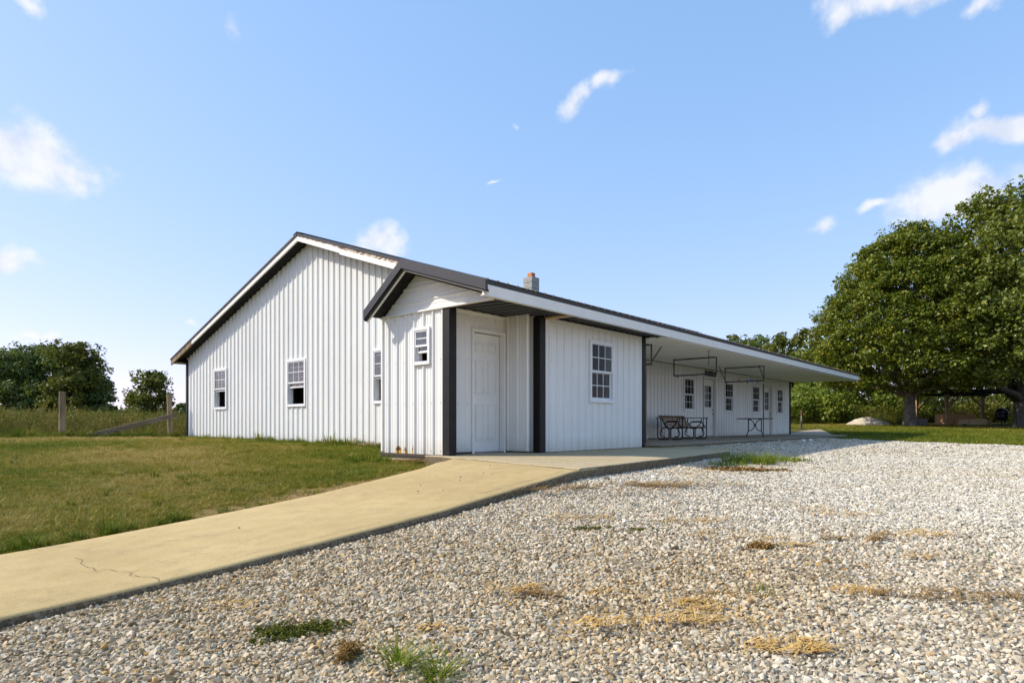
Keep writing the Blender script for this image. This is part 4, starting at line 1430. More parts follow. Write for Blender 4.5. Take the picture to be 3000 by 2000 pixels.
# round table
tab = empty('patio_table', (22.4, 8.3, -0.425))
tag(tab, 'round black metal patio table with curved legs near the far porch door', 'table')
TX, TY, TZ = 22.4, 8.3, -0.425
obj('tabletop', MB().lathe((TX, TY, TZ), [(0.55, 0.630), (0.595, 0.632), (0.605, 0.642), (0.605, 0.655), (0.595, 0.662), (0.02, 0.662)], 40), M['black_iron'], tab)
for k in range(4):
    t = math.radians(45 + 90 * k + 20)
    def q(r, z): return (TX + r * math.cos(t), TY + r * math.sin(t), TZ + z)
    leg = obj('leg', MB().tube([q(0.30, 0.63), q(0.30, 0.25), q(0.30, 0.20), q(0.37, 0.10), q(0.385, 0.06), q(0.385, 0.0)], 0.016), M['black_iron'], tab)
    arc = [q(0.30, 0.625), q(0.20, 0.615), q(0.10, 0.55), q(0.04, 0.47), q(0.028, 0.42), q(0.04, 0.36), q(0.10, 0.28), q(0.18, 0.235), q(0.30, 0.225)]
    obj('curved_brace', MB().tube(arc, 0.014), M['black_iron'], leg)
obj('centre_collar', MB().lathe((TX, TY, TZ), [(0.02, 0.375), (0.032, 0.38), (0.032, 0.46), (0.02, 0.465)], 12), M['black_iron'], tab)

# white pipe caps by the slab edge
for (x, y, l) in ((19.25, 5.75, 'small white round topped pipe cap at the slab edge, nearer of the two'), (20.0, 5.78, 'small white round topped pipe cap at the slab edge, farther of the two')):
    z = gz(x, y)
    o = obj('pipe_cap', MB().lathe((x, y, z), [(0.03, -0.03), (0.03, 0.045), (0.045, 0.05), (0.05, 0.07), (0.042, 0.105), (0.02, 0.12), (0.003, 0.124)], 14), M['white_plastic'], origin=(x, y, z), smooth=True)
    tag(o, l, 'pipe cap', 'white pipe caps')

# rusty stake on the far pad
stk = empty('steel_stake', (37.8, 11.4, -0.235))
tag(stk, 'thin upright steel stake with rusty top on the far concrete pad', 'stake')
obj('base_plate', MB().bbox(37.62, 37.98, 11.2, 11.6, -0.236, -0.215, 0.004), M['stake_dark'], stk)
obj('lower_tube', MB().tube([(37.8, 11.4, -0.22), (37.81, 11.4, 0.22)], 0.05, 8), M['stake_dark'], stk)
obj('middle_tube', MB().tube([(37.81, 11.4, 0.22), (37.83, 11.4, 0.55)], 0.036, 8), M['stake_pale'], stk)
obj('upper_tube', MB().tube([(37.83, 11.4, 0.55), (37.85, 11.4, 0.86)], 0.045, 8), M['rust'], stk)

# fence remains at the left
def post(name, x, y, z0, z1, r, label, lean=(0, 0)):
    pts, rs = [], []
    for k in range(9):
        t = k / 8
        pts.append((x + lean[0] * t, y + lean[1] * t, z0 - 0.15 + (z1 - z0 + 0.15) * t))
        rs.append(r * (1.06 - 0.1 * t) * (1 + random.uniform(-0.03, 0.03)))
    rs.append(rs[-1] * 0.9); pts.append((x + lean[0], y + lean[1], z1 + 0.008))
    o = obj(name, MB().tube(pts, rs, 12), M['oldwood'], origin=(x, y, z0))
    return tag(o, label, 'fence post', 'old fence posts')
post('fence_post', 5.29, 21.75, gz(5.29, 21.75), 0.945, 0.088, 'weathered round fence post standing alone, left of the leaning rail')
post('fence_post', 8.17, 21.62, gz(8.17, 21.62), 0.975, 0.075, 'weathered round fence post beside the corner of the building, holding the rail end', (-0.05, 0))
rl = obj('fence_rail', MB().bar((5.85, 21.45, gz(5.85, 21.45) + 0.05), (8.28, 21.46, 0.315), 0.07, 0.145), M['railwood'], origin=(5.85, 21.45, gz(5.85, 21.45)))
tag(rl, 'grey weathered fence rail with one end fallen to the ground', 'fence rail')

# sand heap
def heap():
    V = []
    n, m = 18, 40
    for i in range(n):
        r = i / (n - 1)
        row = []
        for j in range(m + 1):
            t = 2 * math.pi * j / m
            R = r * (1 + 0.10 * math.sin(3 * t + 1) + 0.06 * math.sin(7 * t))
            x, y = 47 + 1.05 * R * math.cos(t) + 0.1, 10 + 1.35 * R * math.sin(t)
            h = 0.56 * (1 - r ** 1.5) + (0.07 * math.sin(9 * t + 4 * r) + 0.05 * math.sin(17 * t + 9 * r) + random.uniform(-0.03, 0.03)) * (r * (1 - r) * 2.4)
            row.append((x, y, gz(x, y) - 0.03 + h))
        V.append(row)
    return grid_mesh('sand_heap', np.array(V))
o = put('sand_heap', heap(), M['sand'], smooth=True)
tag(o, 'low heap of pale sand on the grass left of the maple', 'sand heap')

# ---------------------------------------------------------------- shelter under the trees
def at(px, d):
    t = (px - 1500) / FPX
    return d * (CT + t * ST), d * (ST - t * CT)
sh = empty('timber_shelter', (*at(2776, 43), gz(*at(2776, 43))))
tag(sh, 'open timber shelter with dark low roof under the trees', 'shelter')
ux, uy = ST, -CT                      # to the right, square to the view axis
fx, fy = CT, ST
bx, by = at(2774, 43)
bz = -0.23
def S(a, b, z):                        # a metres right, b metres back
    return (bx + ux * a + fx * b, by + uy * a + fy * b, bz + z)
def sbox(a0, a1, b0, b1, z0, z1):
    return MB().hexa([S(a0, b0, z0), S(a1, b0, z0), S(a1, b1, z0), S(a0, b1, z0), S(a0, b0, z1), S(a1, b0, z1), S(a1, b1, z1), S(a0, b1, z1)])
for (a, b) in ((0, 0), (4.9, 0), (0.15, 3.4), (4.9, 3.4)):
    obj('post', sbox(a - 0.09, a + 0.09, b - 0.09, b + 0.09, -0.1, 2.32), M['pine'], sh)
    s = 1 if a < 2 else -1
    obj('brace', MB().bar(S(a + s * 0.05, b - 0.12, 1.45), S(a + s * 0.85, b - 0.12, 2.25), 0.06, 0.12), M['pine'], sh)
obj('beam', sbox(-0.3, 5.3, -0.08, 0.08, 2.32, 2.52), M['darkroof'], sh)
obj('beam', sbox(-0.3, 5.3, 3.32, 3.48, 2.32, 2.52), M['darkroof'], sh)
obj('roof_deck', MB().hexa([S(-0.5, -0.5, 2.50), S(5.5, -0.5, 2.50), S(5.5, 3.9, 2.75), S(-0.5, 3.9, 2.75), S(-0.5, -0.5, 2.64), S(5.5, -0.5, 2.64), S(5.5, 3.9, 2.87), S(-0.5, 3.9, 2.87)]), M['darkroof'], sh)
c1 = empty('wood_crate', S(1.3, 0.8, 0))
tag(c1, 'tall red brown board crate behind the pale plywood box in the shelter', 'crate')
obj('front_board', sbox(0.16, 2.35, 0.50, 0.54, 0.10, 0.98), M['osb'], c1)
obj('back_board', sbox(0.16, 2.35, 1.40, 1.44, 0.0, 0.98), M['osb'], c1)
obj('side_board', sbox(0.16, 0.20, 0.54, 1.40, 0.0, 0.98), M['osb'], c1)
obj('side_board', sbox(2.31, 2.35, 0.54, 1.40, 0.0, 0.98), M['osb'], c1)
obj('leg', sbox(0.18, 0.30, 0.42, 0.50, 0.0, 0.30), M['osb'], c1)
obj('leg', sbox(0.72, 0.80, 0.42, 0.50, 0.0, 0.30), M['osb'], c1)
for k in range(5):
    p = S(0.9 + k * 0.22, 0.9, 0.97)
    q = S(1.25 + k * 0.22, 0.95 + 0.1 * (k % 2), 1.08 + 0.05 * (k % 3))
    o = obj('scrap_board', MB().bar(p, q, 0.12, 0.03), M['osb'], origin=p)
    tag(o, ['short scrap board leaning over the crate rim, first from the left', 'scrap board on the crate rim, second from the left', 'scrap board in the middle of the crate rim', 'scrap board on the crate rim, second from the right', 'scrap board at the right end of the crate rim'][k], 'board', 'scrap boards in the crate')
c2 = empty('plywood_box', S(1.75, 0.2, 0))
tag(c2, 'low pale plywood box with a dark seam in the shelter', 'box')
obj('front_panel', sbox(0.86, 1.56, 0.10, 0.14, 0.02, 0.60), M['ply'], c2)
obj('front_panel', sbox(1.60, 2.78, 0.10, 0.14, 0.02, 0.60), M['ply'], c2)
obj('seam', sbox(1.562, 1.598, 0.11, 0.14, 0.02, 0.60), M['pin_blue'], c2)
obj('top_panel', sbox(0.86, 2.78, 0.10, 0.40, 0.602, 0.635), M['ply'], c2)
obj('side_panel', sbox(0.86, 0.90, 0.142, 0.40, 0.02, 0.60), M['ply'], c2)
obj('side_panel', sbox(2.74, 2.78, 0.142, 0.40, 0.02, 0.60), M['ply'], c2)
obj('end_panel', sbox(2.79, 3.15, 0.12, 0.40, 0.0, 0.58), M['osb'], c2)
obj('handle_slot', sbox(1.15, 1.42, 0.085, 0.098, 0.22, 0.30), M['blackpost'], c2)
# grill
gr = empty('barrel_grill', S(3.45, -0.3, 0))
tag(gr, 'black barrel grill with domed lid beside the plywood box', 'grill')
gc = S(3.45, -0.3, 0)
obj('bowl', MB().lathe((gc[0], gc[1], gc[2]), [(0.05, 0.50), (0.26, 0.55), (0.34, 0.66), (0.36, 0.86), (0.35, 0.93)], 24), M['kettle'], gr, smooth=True)
lid = obj('lid', MB().lathe((gc[0], gc[1], gc[2]), [(0.375, 0.935), (0.375, 1.02), (0.34, 1.16), (0.25, 1.28), (0.12, 1.345), (0.02, 1.36)], 24), M['kettle'], gr, smooth=True)
obj('chimney_stub', MB().tube([S(3.28, -0.2, 1.26), S(3.28, -0.2, 1.50)], 0.035), M['kettle'], lid)
for (a, b) in ((3.26, -0.5), (3.36, -0.1), (3.55, -0.5), (3.64, -0.1)):
    obj('leg', MB().tube([S(a, b, 0), S(a * 0.6 + 3.45 * 0.4, b * 0.6 - 0.12, 0.62)], 0.028), M['kettle'], gr)
obj('side_shelf', sbox(3.82, 4.45, -0.55, -0.05, 0.78, 0.84), M['kettle'], gr)
obj('shelf_leg', MB().tube([S(4.40, -0.3, 0), S(4.40, -0.3, 0.78)], 0.025), M['kettle'], gr)
obj('wheel', MB().tube([S(3.16, -0.55, 0.11), S(3.24, -0.55, 0.11)], 0.11, 14), M['kettle'], gr)
# tub and shovel by the maple
tp = at(2702, 41)
tz = gz(*tp)
tub = empty('black_tub', (*tp, tz))
tag(tub, 'black rectangular tub on the grass right of the maple trunk', 'tub')
def tb2(a0, a1, b0, b1, z0, z1):
    f = lambda a, b, z: (tp[0] + ux * a + fx * b, tp[1] + uy * a + fy * b, tz + z)
    return MB().hexa([f(a0, b0, z0), f(a1, b0, z0), f(a1, b1, z0), f(a0, b1, z0), f(a0, b0, z1), f(a1, b0, z1), f(a1, b1, z1), f(a0, b1, z1)])
obj('front', tb2(-0.33, 0.33, -0.02, 0.02, 0.0, 0.44), M['kettle'], tub)
obj('back', tb2(-0.33, 0.33, 0.48, 0.52, 0.0, 0.44), M['kettle'], tub)
obj('side', tb2(-0.33, -0.29, 0.02, 0.48, 0.0, 0.44), M['kettle'], tub)
obj('side', tb2(0.29, 0.33, 0.02, 0.48, 0.0, 0.44), M['kettle'], tub)
obj('bottom', tb2(-0.29, 0.29, 0.02, 0.48, 0.02, 0.05), M['kettle'], tub)
obj('rim', tb2(-0.36, 0.36, -0.05, -0.021, 0.40, 0.46), M['kettle'], tub)
sp = at(2686, 40.6)
sz = gz(*sp)
shv = empty('shovel', (*sp, sz))
tag(shv, 'dark shovel leaning upright against the maple trunk', 'shovel')
def g3(a, b, z): return (sp[0] + ux * a + fx * b, sp[1] + uy * a + fy * b, sz + z)
obj('shaft', MB().tube([g3(0, 0, 0.25), g3(-0.18, -0.1, 1.15)], 0.022), M['black_iron'], shv)
mbs = MB()
mbs.hexa([g3(-0.09, 0, 0.0), g3(0.13, 0, 0.0), g3(0.13, 0.02, 0.0), g3(-0.09, 0.02, 0.0), g3(-0.11, -0.02, 0.30), g3(0.11, -0.02, 0.30), g3(0.11, 0.0, 0.30), g3(-0.11, 0.0, 0.30)])
obj('blade', mbs, M['black_iron'], shv)
obj('grip', MB().tube([g3(-0.26, -0.1, 1.16), g3(-0.11, -0.1, 1.14)], 0.02), M['black_iron'], shv)

# ---------------------------------------------------------------- leaves
def leaf_cloud(cen, rad, per, size, up=0.35, squash=0.75, shell=0.45, fold=0.18, r=rng):
    """folded four cornered leaves round clump centres -> (N*2, 3, 3) triangles"""
    n = len(cen)
    c = np.repeat(cen, per, 0)
    R = np.repeat(rad, per)
    N = len(c)
    d = r.normal(size=(N, 3)); d /= np.linalg.norm(d, axis=1, keepdims=True)
    q = (shell + (1 - shell) * r.random(N) ** 0.5)[:, None] * d * R[:, None]
    q[:, 2] *= squash
    p = c + q
    nrm = d * 0.55 + r.normal(size=(N, 3)) * 0.45 + np.array([0, 0, up])
    nrm /= np.linalg.norm(nrm, axis=1, keepdims=True)
    t = np.cross(nrm, r.normal(size=(N, 3))); t /= np.linalg.norm(t, axis=1, keepdims=True) + 1e-9
    b = np.cross(nrm, t)
    s = (size * np.exp(r.normal(size=N) * 0.28))[:, None]
    tip, base = p + t * s * 0.55, p - t * s * 0.55
    l = p + b * s * 0.42 + nrm * s * fold
    rr = p - b * s * 0.42 + nrm * s * fold
    V = np.stack([tip, l, base, rr], 1)
    return V

def leaf_mesh(name, V):
    N = len(V)
    me = bpy.data.meshes.new(name)
    me.vertices.add(N * 4)
    me.vertices.foreach_set('co', V.astype(np.float32).ravel())
    k = np.arange(N)[:, None] * 4
    tri = np.concatenate([k + np.array([[0, 1, 2]]), k + np.array([[0, 2, 3]])], 1).reshape(-1, 3)
    me.loops.add(len(tri) * 3)
    me.loops.foreach_set('vertex_index', tri.astype(np.int32).ravel())
    me.polygons.add(len(tri))
    me.polygons.foreach_set('loop_start', np.arange(0, len(tri) * 3, 3, dtype=np.int32))
    me.update(calc_edges=True)
    return me

M['maple'] = leafmat('maple_leaves', [(0.05, (0.042, 0.078, 0.009)), (0.40, (0.105, 0.150, 0.013)), (0.66, (0.185, 0.205, 0.017)), (0.88, (0.34, 0.30, 0.032)), (0.985, (0.22, 0.11, 0.026))], 0.45, 0.28, 0.35)
M['poplar'] = leafmat('tall_tree_leaves', [(0.05, (0.075, 0.110, 0.016)), (0.5, (0.155, 0.190, 0.028)), (0.8, (0.26, 0.27, 0.045)), (0.98, (0.38, 0.34, 0.09))], 0.4, 0.32, 0.45)
M['farleaf'] = leafmat('far_tree_leaves', [(0.05, (0.058, 0.098, 0.034)), (0.5, (0.112, 0.160, 0.048)), (0.9, (0.20, 0.235, 0.06))], 0.55, 0.3)
M['farleaf2'] = leafmat('far_tree_leaves_olive', [(0.05, (0.055, 0.075, 0.014)), (0.5, (0.12, 0.14, 0.022)), (0.9, (0.22, 0.21, 0.04))], 0.55, 0.3)
M['shrub'] = leafmat('shrub_leaves', [(0.05, (0.070, 0.115, 0.015)), (0.45, (0.150, 0.205, 0.026)), (0.8, (0.26, 0.30, 0.042)), (0.98, (0.42, 0.39, 0.08))], 0.55, 0.34)
M['shrub_dark'] = leafmat('dark_shrub_leaves', [(0.05, (0.030, 0.055, 0.009)), (0.6, (0.070, 0.105, 0.015)), (0.95, (0.16, 0.17, 0.028))], 0.55, 0.3)

def wobble_limb(p, q, n, amp, r0, r1):
    p, q = Vector(p), Vector(q)
    pts, rs = [], []
    for k in range(n + 1):
        t = k / n
        a = amp * math.sin(math.pi * t)
        v = p.lerp(q, t) + Vector((random.uniform(-a, a), random.uniform(-a, a), a * 0.6 + random.uniform(-a, a) * 0.3))
        pts.append(v); rs.append(r0 + (r1 - r0) * t)
    return pts, rs

def tree(name, base, height, trunk_r, fork, cen, rad, per, size, leaf, bark, label, group=None, squash=0.8, limbs=10, up=0.35, lean=(0, 0), twigs=True, cat='tree', shell=0.45, extra=None):
    base = Vector(base)
    e = empty(name, base)
    tag(e, label, cat, group)
    top = base + Vector((lean[0], lean[1], fork))
    tr = MB()
    n = 7
    pts = [base + Vector((0, 0, -0.2))]
    rs = [trunk_r * 1.55]
    for k in range(n + 1):
        t = k / n
        pts.append(base.lerp(top, t) + Vector((random.uniform(-1, 1), random.uniform(-1, 1), 0)) * trunk_r * 0.08)
        rs.append(trunk_r * (1.28 - 0.34 * min(1, t * 3)) * (1 - 0.12 * t))
    tr.tube(pts, rs, 14)
    trunk = obj('trunk', tr, bark, e, smooth=True)
    if limbs:
        order = np.argsort(rng.random(len(cen)))[:limbs]
        lm = MB()
        for i in order:
            q = Vector(cen[i])
            st = base.lerp(top, random.uniform(0.82, 1.0))
            P, R = wobble_limb(st, st.lerp(q, 0.92), 6, 0.10 * (q - st).length, trunk_r * random.uniform(0.30, 0.55), 0.02)
            lm.tube(P, R, 7)
        obj('limbs', lm, bark, e, smooth=True)
    V = leaf_cloud(np.asarray(cen, float), np.asarray(rad, float), per, size, up, squash, shell)
    if extra is not None:
        V = np.concatenate([V, extra])
    V = V - np.array(base)
    me = leaf_mesh('crown', V)
    o = put('crown', me, leaf, e)
    return e

def dome(c, prof, n, inner=0.2, jit=0.25, r=rng):
    """clump centres on a surface of revolution. prof: list of (z, radius)"""
    z = np.array([p[0] for p in prof]); rr = np.array([p[1] for p in prof])
    zz = np.linspace(z[0], z[-1], 200)
    w = np.interp(zz, z, rr) + 0.6
    w /= w.sum()
    zs = r.choice(zz, n, p=w) + r.normal(size=n) * 0.1
    R = np.interp(zs, z, rr)
    th = r.random(n) * 2 * math.pi
    lob = 1 + 0.04 * np.sin(5 * th + zs) + 0.04 * np.sin(9 * th - 1.7 * zs)
    k = np.where(r.random(n) < inner, r.random(n) ** 0.5 * 0.85, 1 - r.random(n) * 0.12)
    R = np.maximum(0, R * lob * k - 0.25)
    return np.stack([c[0] + R * np.cos(th), c[1] + R * np.sin(th), c[2] + zs], 1)

# the round maple
mx, my = at(2665, 40)
mz = gz(mx, my)
prof = [(2.5, 4.2), (3.1, 5.4), (4.2, 5.85), (5.6, 5.75), (7.0, 5.3), (8.5, 4.5), (10.0, 3.55), (11.1, 2.7), (11.9, 1.75), (12.35, 0.7)]
bgh = dome((mx, my, mz), prof, 1150, 0.30)
cen = np.repeat(bgh, 3, 0) + rng.normal(size=(len(bgh) * 3, 3)) * np.array([0.26, 0.26, 0.14])
rad = rng.uniform(0.30, 0.52, len(cen))
tree('maple_tree', (mx, my, mz), 12.6, 0.36, 2.0, cen, rad, 46, 0.13, M['maple'], M['bark'], 'large dense round maple with dark yellow flecked leaves', squash=0.7, limbs=22, shell=0.5, up=0.6)
# the taller loose tree at the right edge
px, py = at(2992, 38)
pz = gz(px, py)
boughs = []
for (ax, d, z, r) in [(2788, 40, 12.0, 1.0), (2805, 40, 10.9, 1.5), (2850, 39, 12.5, 1.5), (2880, 38, 13.3, 1.0), (2905, 38, 13.2, 1.6), (2870, 38, 11.2, 2.2), (2960, 38, 12.6, 1.9), (3010, 38, 13.3, 1.7), (3060, 38, 12.4, 2.2), (2830, 38, 9.4, 2.4), (2910, 37, 9.6, 2.6), (2990, 36, 10.2, 2.6), (3060, 37, 9.6, 2.6),
                      (2800, 37.2, 7.2, 2.3), (2880, 36, 7.0, 2.5), (2960, 35.5, 7.4, 2.6), (3040, 36, 7.0, 2.8), (2840, 36, 4.9, 2.0), (2920, 35.2, 4.6, 2.0), (3000, 35, 5.0, 2.2), (3080, 36, 5.0, 2.4), (2790, 36.6, 5.6, 1.8), (2885, 35.5, 3.5, 1.3), (2950, 35.2, 3.4, 1.3), (2830, 36.2, 3.5, 1.2), (3100, 40, 8, 3), (3000, 42, 8, 3.2), (2920, 42, 9, 3)]:
    X, Y = at(ax, d)
    for _ in range(int(10 * r * r)):
        v = rng.normal(size=3); v /= np.linalg.norm(v)
        v *= r * rng.random() ** 0.35
        boughs.append((X + v[0], Y + v[1], pz + z + v[2] * 0.85))
boughs = np.array(boughs)
tree('tall_shade_tree', (px, py, pz), 14, 0.42, 1.6, boughs, rng.uniform(0.32, 0.6, len(boughs)), 42, 0.165, M['poplar'], M['bark_dark'], 'taller loose crowned shade tree at the right edge behind the shelter', limbs=22, squash=0.9, shell=0.3)

# trees seen over the porch roof
def blob_tree(name, px, d, zlo, zhi, rx, leaf, label, n=90, per=38, size=0.30, tr=0.2, group=None, fork=None, gaps=0.55, flat=1.0, seed=0, bark='bark_dark', cr=(0.5, 0.9), widen=1.0):
    r = np.random.default_rng(seed + 11)
    x, y = at(px, d)
    z0 = gz(x, y)
    c = []
    nb = max(4, int(n / 9))
    for k in range(nb):
        u = r.random()
        zc = zlo + (zhi - zlo) * u
        w = rx * (0.35 + 0.75 * math.sin(math.pi * min(1, 0.12 + 0.88 * u) ** 0.8)) * widen
        th = r.random() * 2 * math.pi
        q = w * r.random() ** 0.5
        bc = np.array([x + q * math.cos(th), y + q * math.sin(th), zc])
        for _ in range(9):
            v = r.normal(size=3) * np.array([1, 1, 0.55 * flat]) * rx * 0.28 * gaps / 0.55
            c.append(bc + v)
    c = np.array(c)
    c[:, 2] = np.clip(c[:, 2], zlo, zhi)
    off = c[:, :2] - np.array([x, y]); dist = np.linalg.norm(off, axis=1, keepdims=True)
    c[:, :2] = np.array([x, y]) + off * np.minimum(1, rx * 1.12 / np.maximum(dist, 1e-6))
    return tree(name, (x, y, z0), zhi, tr, max(1.0, (fork if fork else zlo * 0.8 - z0)), c, r.uniform(cr[0], cr[1], len(c)), per, size, leaf, M[bark], label, group, limbs=8, squash=0.75, shell=0.35)
blob_tree('background_tree', 2165, 78, 6.0, 10.6, 2.6, M['farleaf2'], 'sparse far tree peeping over the porch roof, leftmost of three', 40, 22, 0.34, seed=1, group='trees behind the porch roof', cr=(0.5, 0.8))
blob_tree('background_tree', 2222, 74, 6.0, 10.2, 2.9, M['farleaf'], 'far tree with airy branches over the porch roof, middle of three', 54, 22, 0.34, seed=2, group='trees behind the porch roof', cr=(0.5, 0.8))
blob_tree('background_tree', 2330, 62, 2.0, 9.0, 2.3, M['farleaf2'], 'upright far tree over the porch roof, nearest the maple', 130, 26, 0.30, seed=3, group='trees behind the porch roof', cr=(0.45, 0.75))
blob_tree('background_tree', 2395, 60, 0.5, 7.0, 3.2, M['farleaf'], 'dark broad tree half hidden behind the left of the maple', 170, 40, 0.36, seed=4, group='trees behind the porch roof')

# shrubs and thicket beyond the lawn
SH = [(2325, 47, 2.3, 2.2, 'shrub', 'bushy green shrub just right of the building corner'), (2372, 50, 3.2, 2.4, 'shrub', 'tall pale green shrub behind the steel stake'),
      (2420, 46, 2.2, 1.9, 'shrub', 'low spreading shrub between the stake and the sand heap'), (2460, 51, 3.6, 2.4, 'shrub', 'bright leafy shrub under the roof tip'),
      (2515, 50, 2.9, 2.3, 'shrub', 'leafy shrub right behind the sand heap'), (2575, 52, 3.6, 2.6, 'shrub_dark', 'dark shrub behind the right of the sand heap'),
      (2630, 49, 3.2, 2.2, 'shrub', 'yellow green shrub just left of the maple trunk'), (2710, 51, 3.6, 2.6, 'shrub_dark', 'dark leafy shrub right of the maple trunk'),
      (2760, 54, 4.0, 2.8, 'shrub_dark', 'dark shrub behind the left post of the shelter'), (2830, 55, 3.9, 3.0, 'shrub', 'sunlit shrub seen through the middle of the shelter'),
      (2900, 54, 4.2, 3.0, 'shrub_dark', 'dark shrub behind the crate in the shelter'), (2975, 56, 4.4, 3.2, 'shrub', 'sunlit shrub behind the barrel grill'), (3030, 52, 4, 3, 'shrub_dark', 'dark shrub at the right edge behind the shade tree trunk')]
for i, (p, d, h, r, m, lab) in enumerate(SH):
    x, y = at(p, d)
    z0 = gz(x, y)
    k = 62
    rr = np.random.default_rng(100 + i)
    th, q = rr.random(k) * 2 * math.pi, rr.random(k) ** 0.5
    zz = h * (rr.random(k) ** 0.8) * np.sqrt(np.maximum(0.05, 1 - (q * 0.9) ** 2))
    c = np.stack([x + r * q * np.cos(th), y + r * q * np.sin(th), z0 + 0.25 + zz], 1)
    tree('shrub', (x, y, z0), h, 0.06, 0.5, c, rr.uniform(0.35, 0.65, k), 52, 0.17, M[m], M['bark_dark'], lab, 'shrubs beyond the lawn', limbs=6, squash=0.9, cat='shrub', shell=0.3)

# far tree line at the left
ROW = [(-30, 88, 9.6, 3.6, 'farleaf'), (30, 86, 9.9, 3.3, 'farleaf'), (82, 85, 10.3, 3.2, 'farleaf'), (130, 86, 10.2, 3.1, 'farleaf'), (172, 84, 9.9, 3.0, 'farleaf'), (216, 82, 10.5, 2.8, 'farleaf2'), (252, 84, 8.0, 2.3, 'farleaf'), (285, 84, 5.4, 1.6, 'farleaf')]
names = ['leftmost tree of the far dark row, cut by the frame', 'second tree from the left in the far row', 'third tree from the left in the far row', 'middle tree of the far row', 'tree just left of the tall olive one in the far row',
         'tall olive green tree rising above the far row', 'tree right of the tall olive one in the far row', 'low rounded tree at the right end of the far row']
for i, (p, d, h, r, m) in enumerate(ROW):
    blob_tree('row_tree', p, d, 0.6, h, r, M[m], names[i], 330, 26, 0.30, seed=20 + i, group='far row of trees at the left', gaps=0.75, flat=0.45, tr=0.22, fork=4.0, cr=(0.5, 1.0))
blob_tree('lone_tree', 438, 72, 0.9, 5.9, 1.9, M['farleaf2'], 'small lone rounded tree between the two fence posts', 260, 22, 0.26, seed=43, tr=0.16, fork=1.6, gaps=0.6, cr=(0.35, 0.7))
for i, (p, d, h, r, lab) in enumerate([(358, 90, 2.4, 0.9, 'low far bush between the tree row and the lone tree'), (325, 95, 1.7, 1.6, 'low dark hedge bush at the foot of the far row'), (400, 95, 1.7, 1.6, 'low far bush at the left foot of the lone tree'),
                                       (480, 95, 2.1, 2.4, 'low far bush at the right foot of the lone tree'), (532, 92, 2.9, 1.6, 'far bush beside the corner of the building'), (560, 92, 2.6, 2.2, 'far bush mostly hidden behind the corner of the building'),
                                       (20, 95, 2.5, 3.0, 'low far bush at the left end below the tree row'), (110, 95, 2.4, 3.0, 'low far bush below the middle of the tree row'), (230, 95, 2.4, 3.0, 'low far bush below the tall olive tree')]):
    blob_tree('far_bush', p, d, 0.1, h, r, M['farleaf'], lab, 60, 26, 0.42, seed=60 + i, group='low far bushes', tr=0.08, fork=0.6, cr=(0.4, 0.7))

# the wood goes on beyond the right edge of the picture; it is mirrored in the porch windows
for i, (p, d, h, r, lab) in enumerate([(3190, 40, 9.5, 3.2, 'leafy tree just past the right edge, first beyond the shade tree'), (3330, 38, 10.5, 3.4, 'leafy tree past the right edge, second beyond the shade tree'),
                                       (3500, 36, 9.5, 3.4, 'leafy tree past the right edge, third beyond the shade tree'), (3720, 35, 10.5, 3.6, 'leafy tree past the right edge, fourth beyond the shade tree'), (4050, 36, 10, 4.0, 'leafy tree past the right edge, farthest from the shade tree')]):
    blob_tree('wood_tree', p, d, 0.4, h, r, M['shrub_dark' if i % 2 else 'shrub'], lab, 190, 26, 0.34, seed=80 + i, group='trees past the right edge', gaps=0.8, tr=0.25, fork=2.0, cr=(0.6, 1.0))

# ---------------------------------------------------------------- scattering of stones and grass
def scatter(name, P, R, Sc, tint, pick, sources, label, cat):
    n = len(P)
    me = bpy.data.meshes.new(name)
    me.vertices.add(n)
    me.vertices.foreach_set('co', np.asarray(P, np.float32).ravel())
    for nm, ty, arr, key in (('rot', 'FLOAT_VECTOR', R, 'vector'), ('scl', 'FLOAT_VECTOR', Sc, 'vector'), ('tint', 'FLOAT', tint, 'value'), ('pick', 'INT', pick, 'value')):
        a = me.attributes.new(nm, ty, 'POINT')
        a.data.foreach_set(key, np.asarray(arr, np.int32 if ty == 'INT' else np.float32).ravel())
    o = bpy.data.objects.new(name, me)
    COL.objects.link(o)
    ORIGIN[o.name] = Vector((0, 0, 0))
    src = bpy.data.collections.new(name + '_pieces')
    for s in sources:
        src.objects.link(s)
    g = bpy.data.node_groups.new(name, 'GeometryNodeTree')
    g.interface.new_socket('Geometry', in_out='INPUT', socket_type='NodeSocketGeometry')
    g.interface.new_socket('Geometry', in_out='OUTPUT', socket_type='NodeSocketGeometry')
    N = g.nodes.new
    gi, go = N('NodeGroupInput'), N('NodeGroupOutput')
    ci = N('GeometryNodeCollectionInfo')
    ci.inputs['Collection'].default_value = src
    ci.inputs['Separate Children'].default_value = True
    ci.inputs['Reset Children'].default_value = True
    ip = N('GeometryNodeInstanceOnPoints')
    ip.inputs['Pick Instance'].default_value = True
    def na(nm, ty):
        x = N('GeometryNodeInputNamedAttribute')
        x.data_type = ty
        x.inputs['Name'].default_value = nm
        return x.outputs['Attribute']
    L = g.links.new
    L(gi.outputs[0], ip.inputs['Points'])
    L(ci.outputs[0], ip.inputs['Instance'])
    L(na('pick', 'INT'), ip.inputs['Instance Index'])
    e2r = N('FunctionNodeEulerToRotation')
    L(na('rot', 'FLOAT_VECTOR'), e2r.inputs[0])
    L(e2r.outputs[0], ip.inputs['Rotation'])
    L(na('scl', 'FLOAT_VECTOR'), ip.inputs['Scale'])
    L(ip.outputs[0], go.inputs[0])
    md = o.modifiers.new('scatter', 'NODES')
    md.node_group = g
    return tag(o, label, cat, kind='stuff')

def loose(name, me, mat):
    o = bpy.data.objects.new(name, me)
    me.materials.append(mat)
    return o

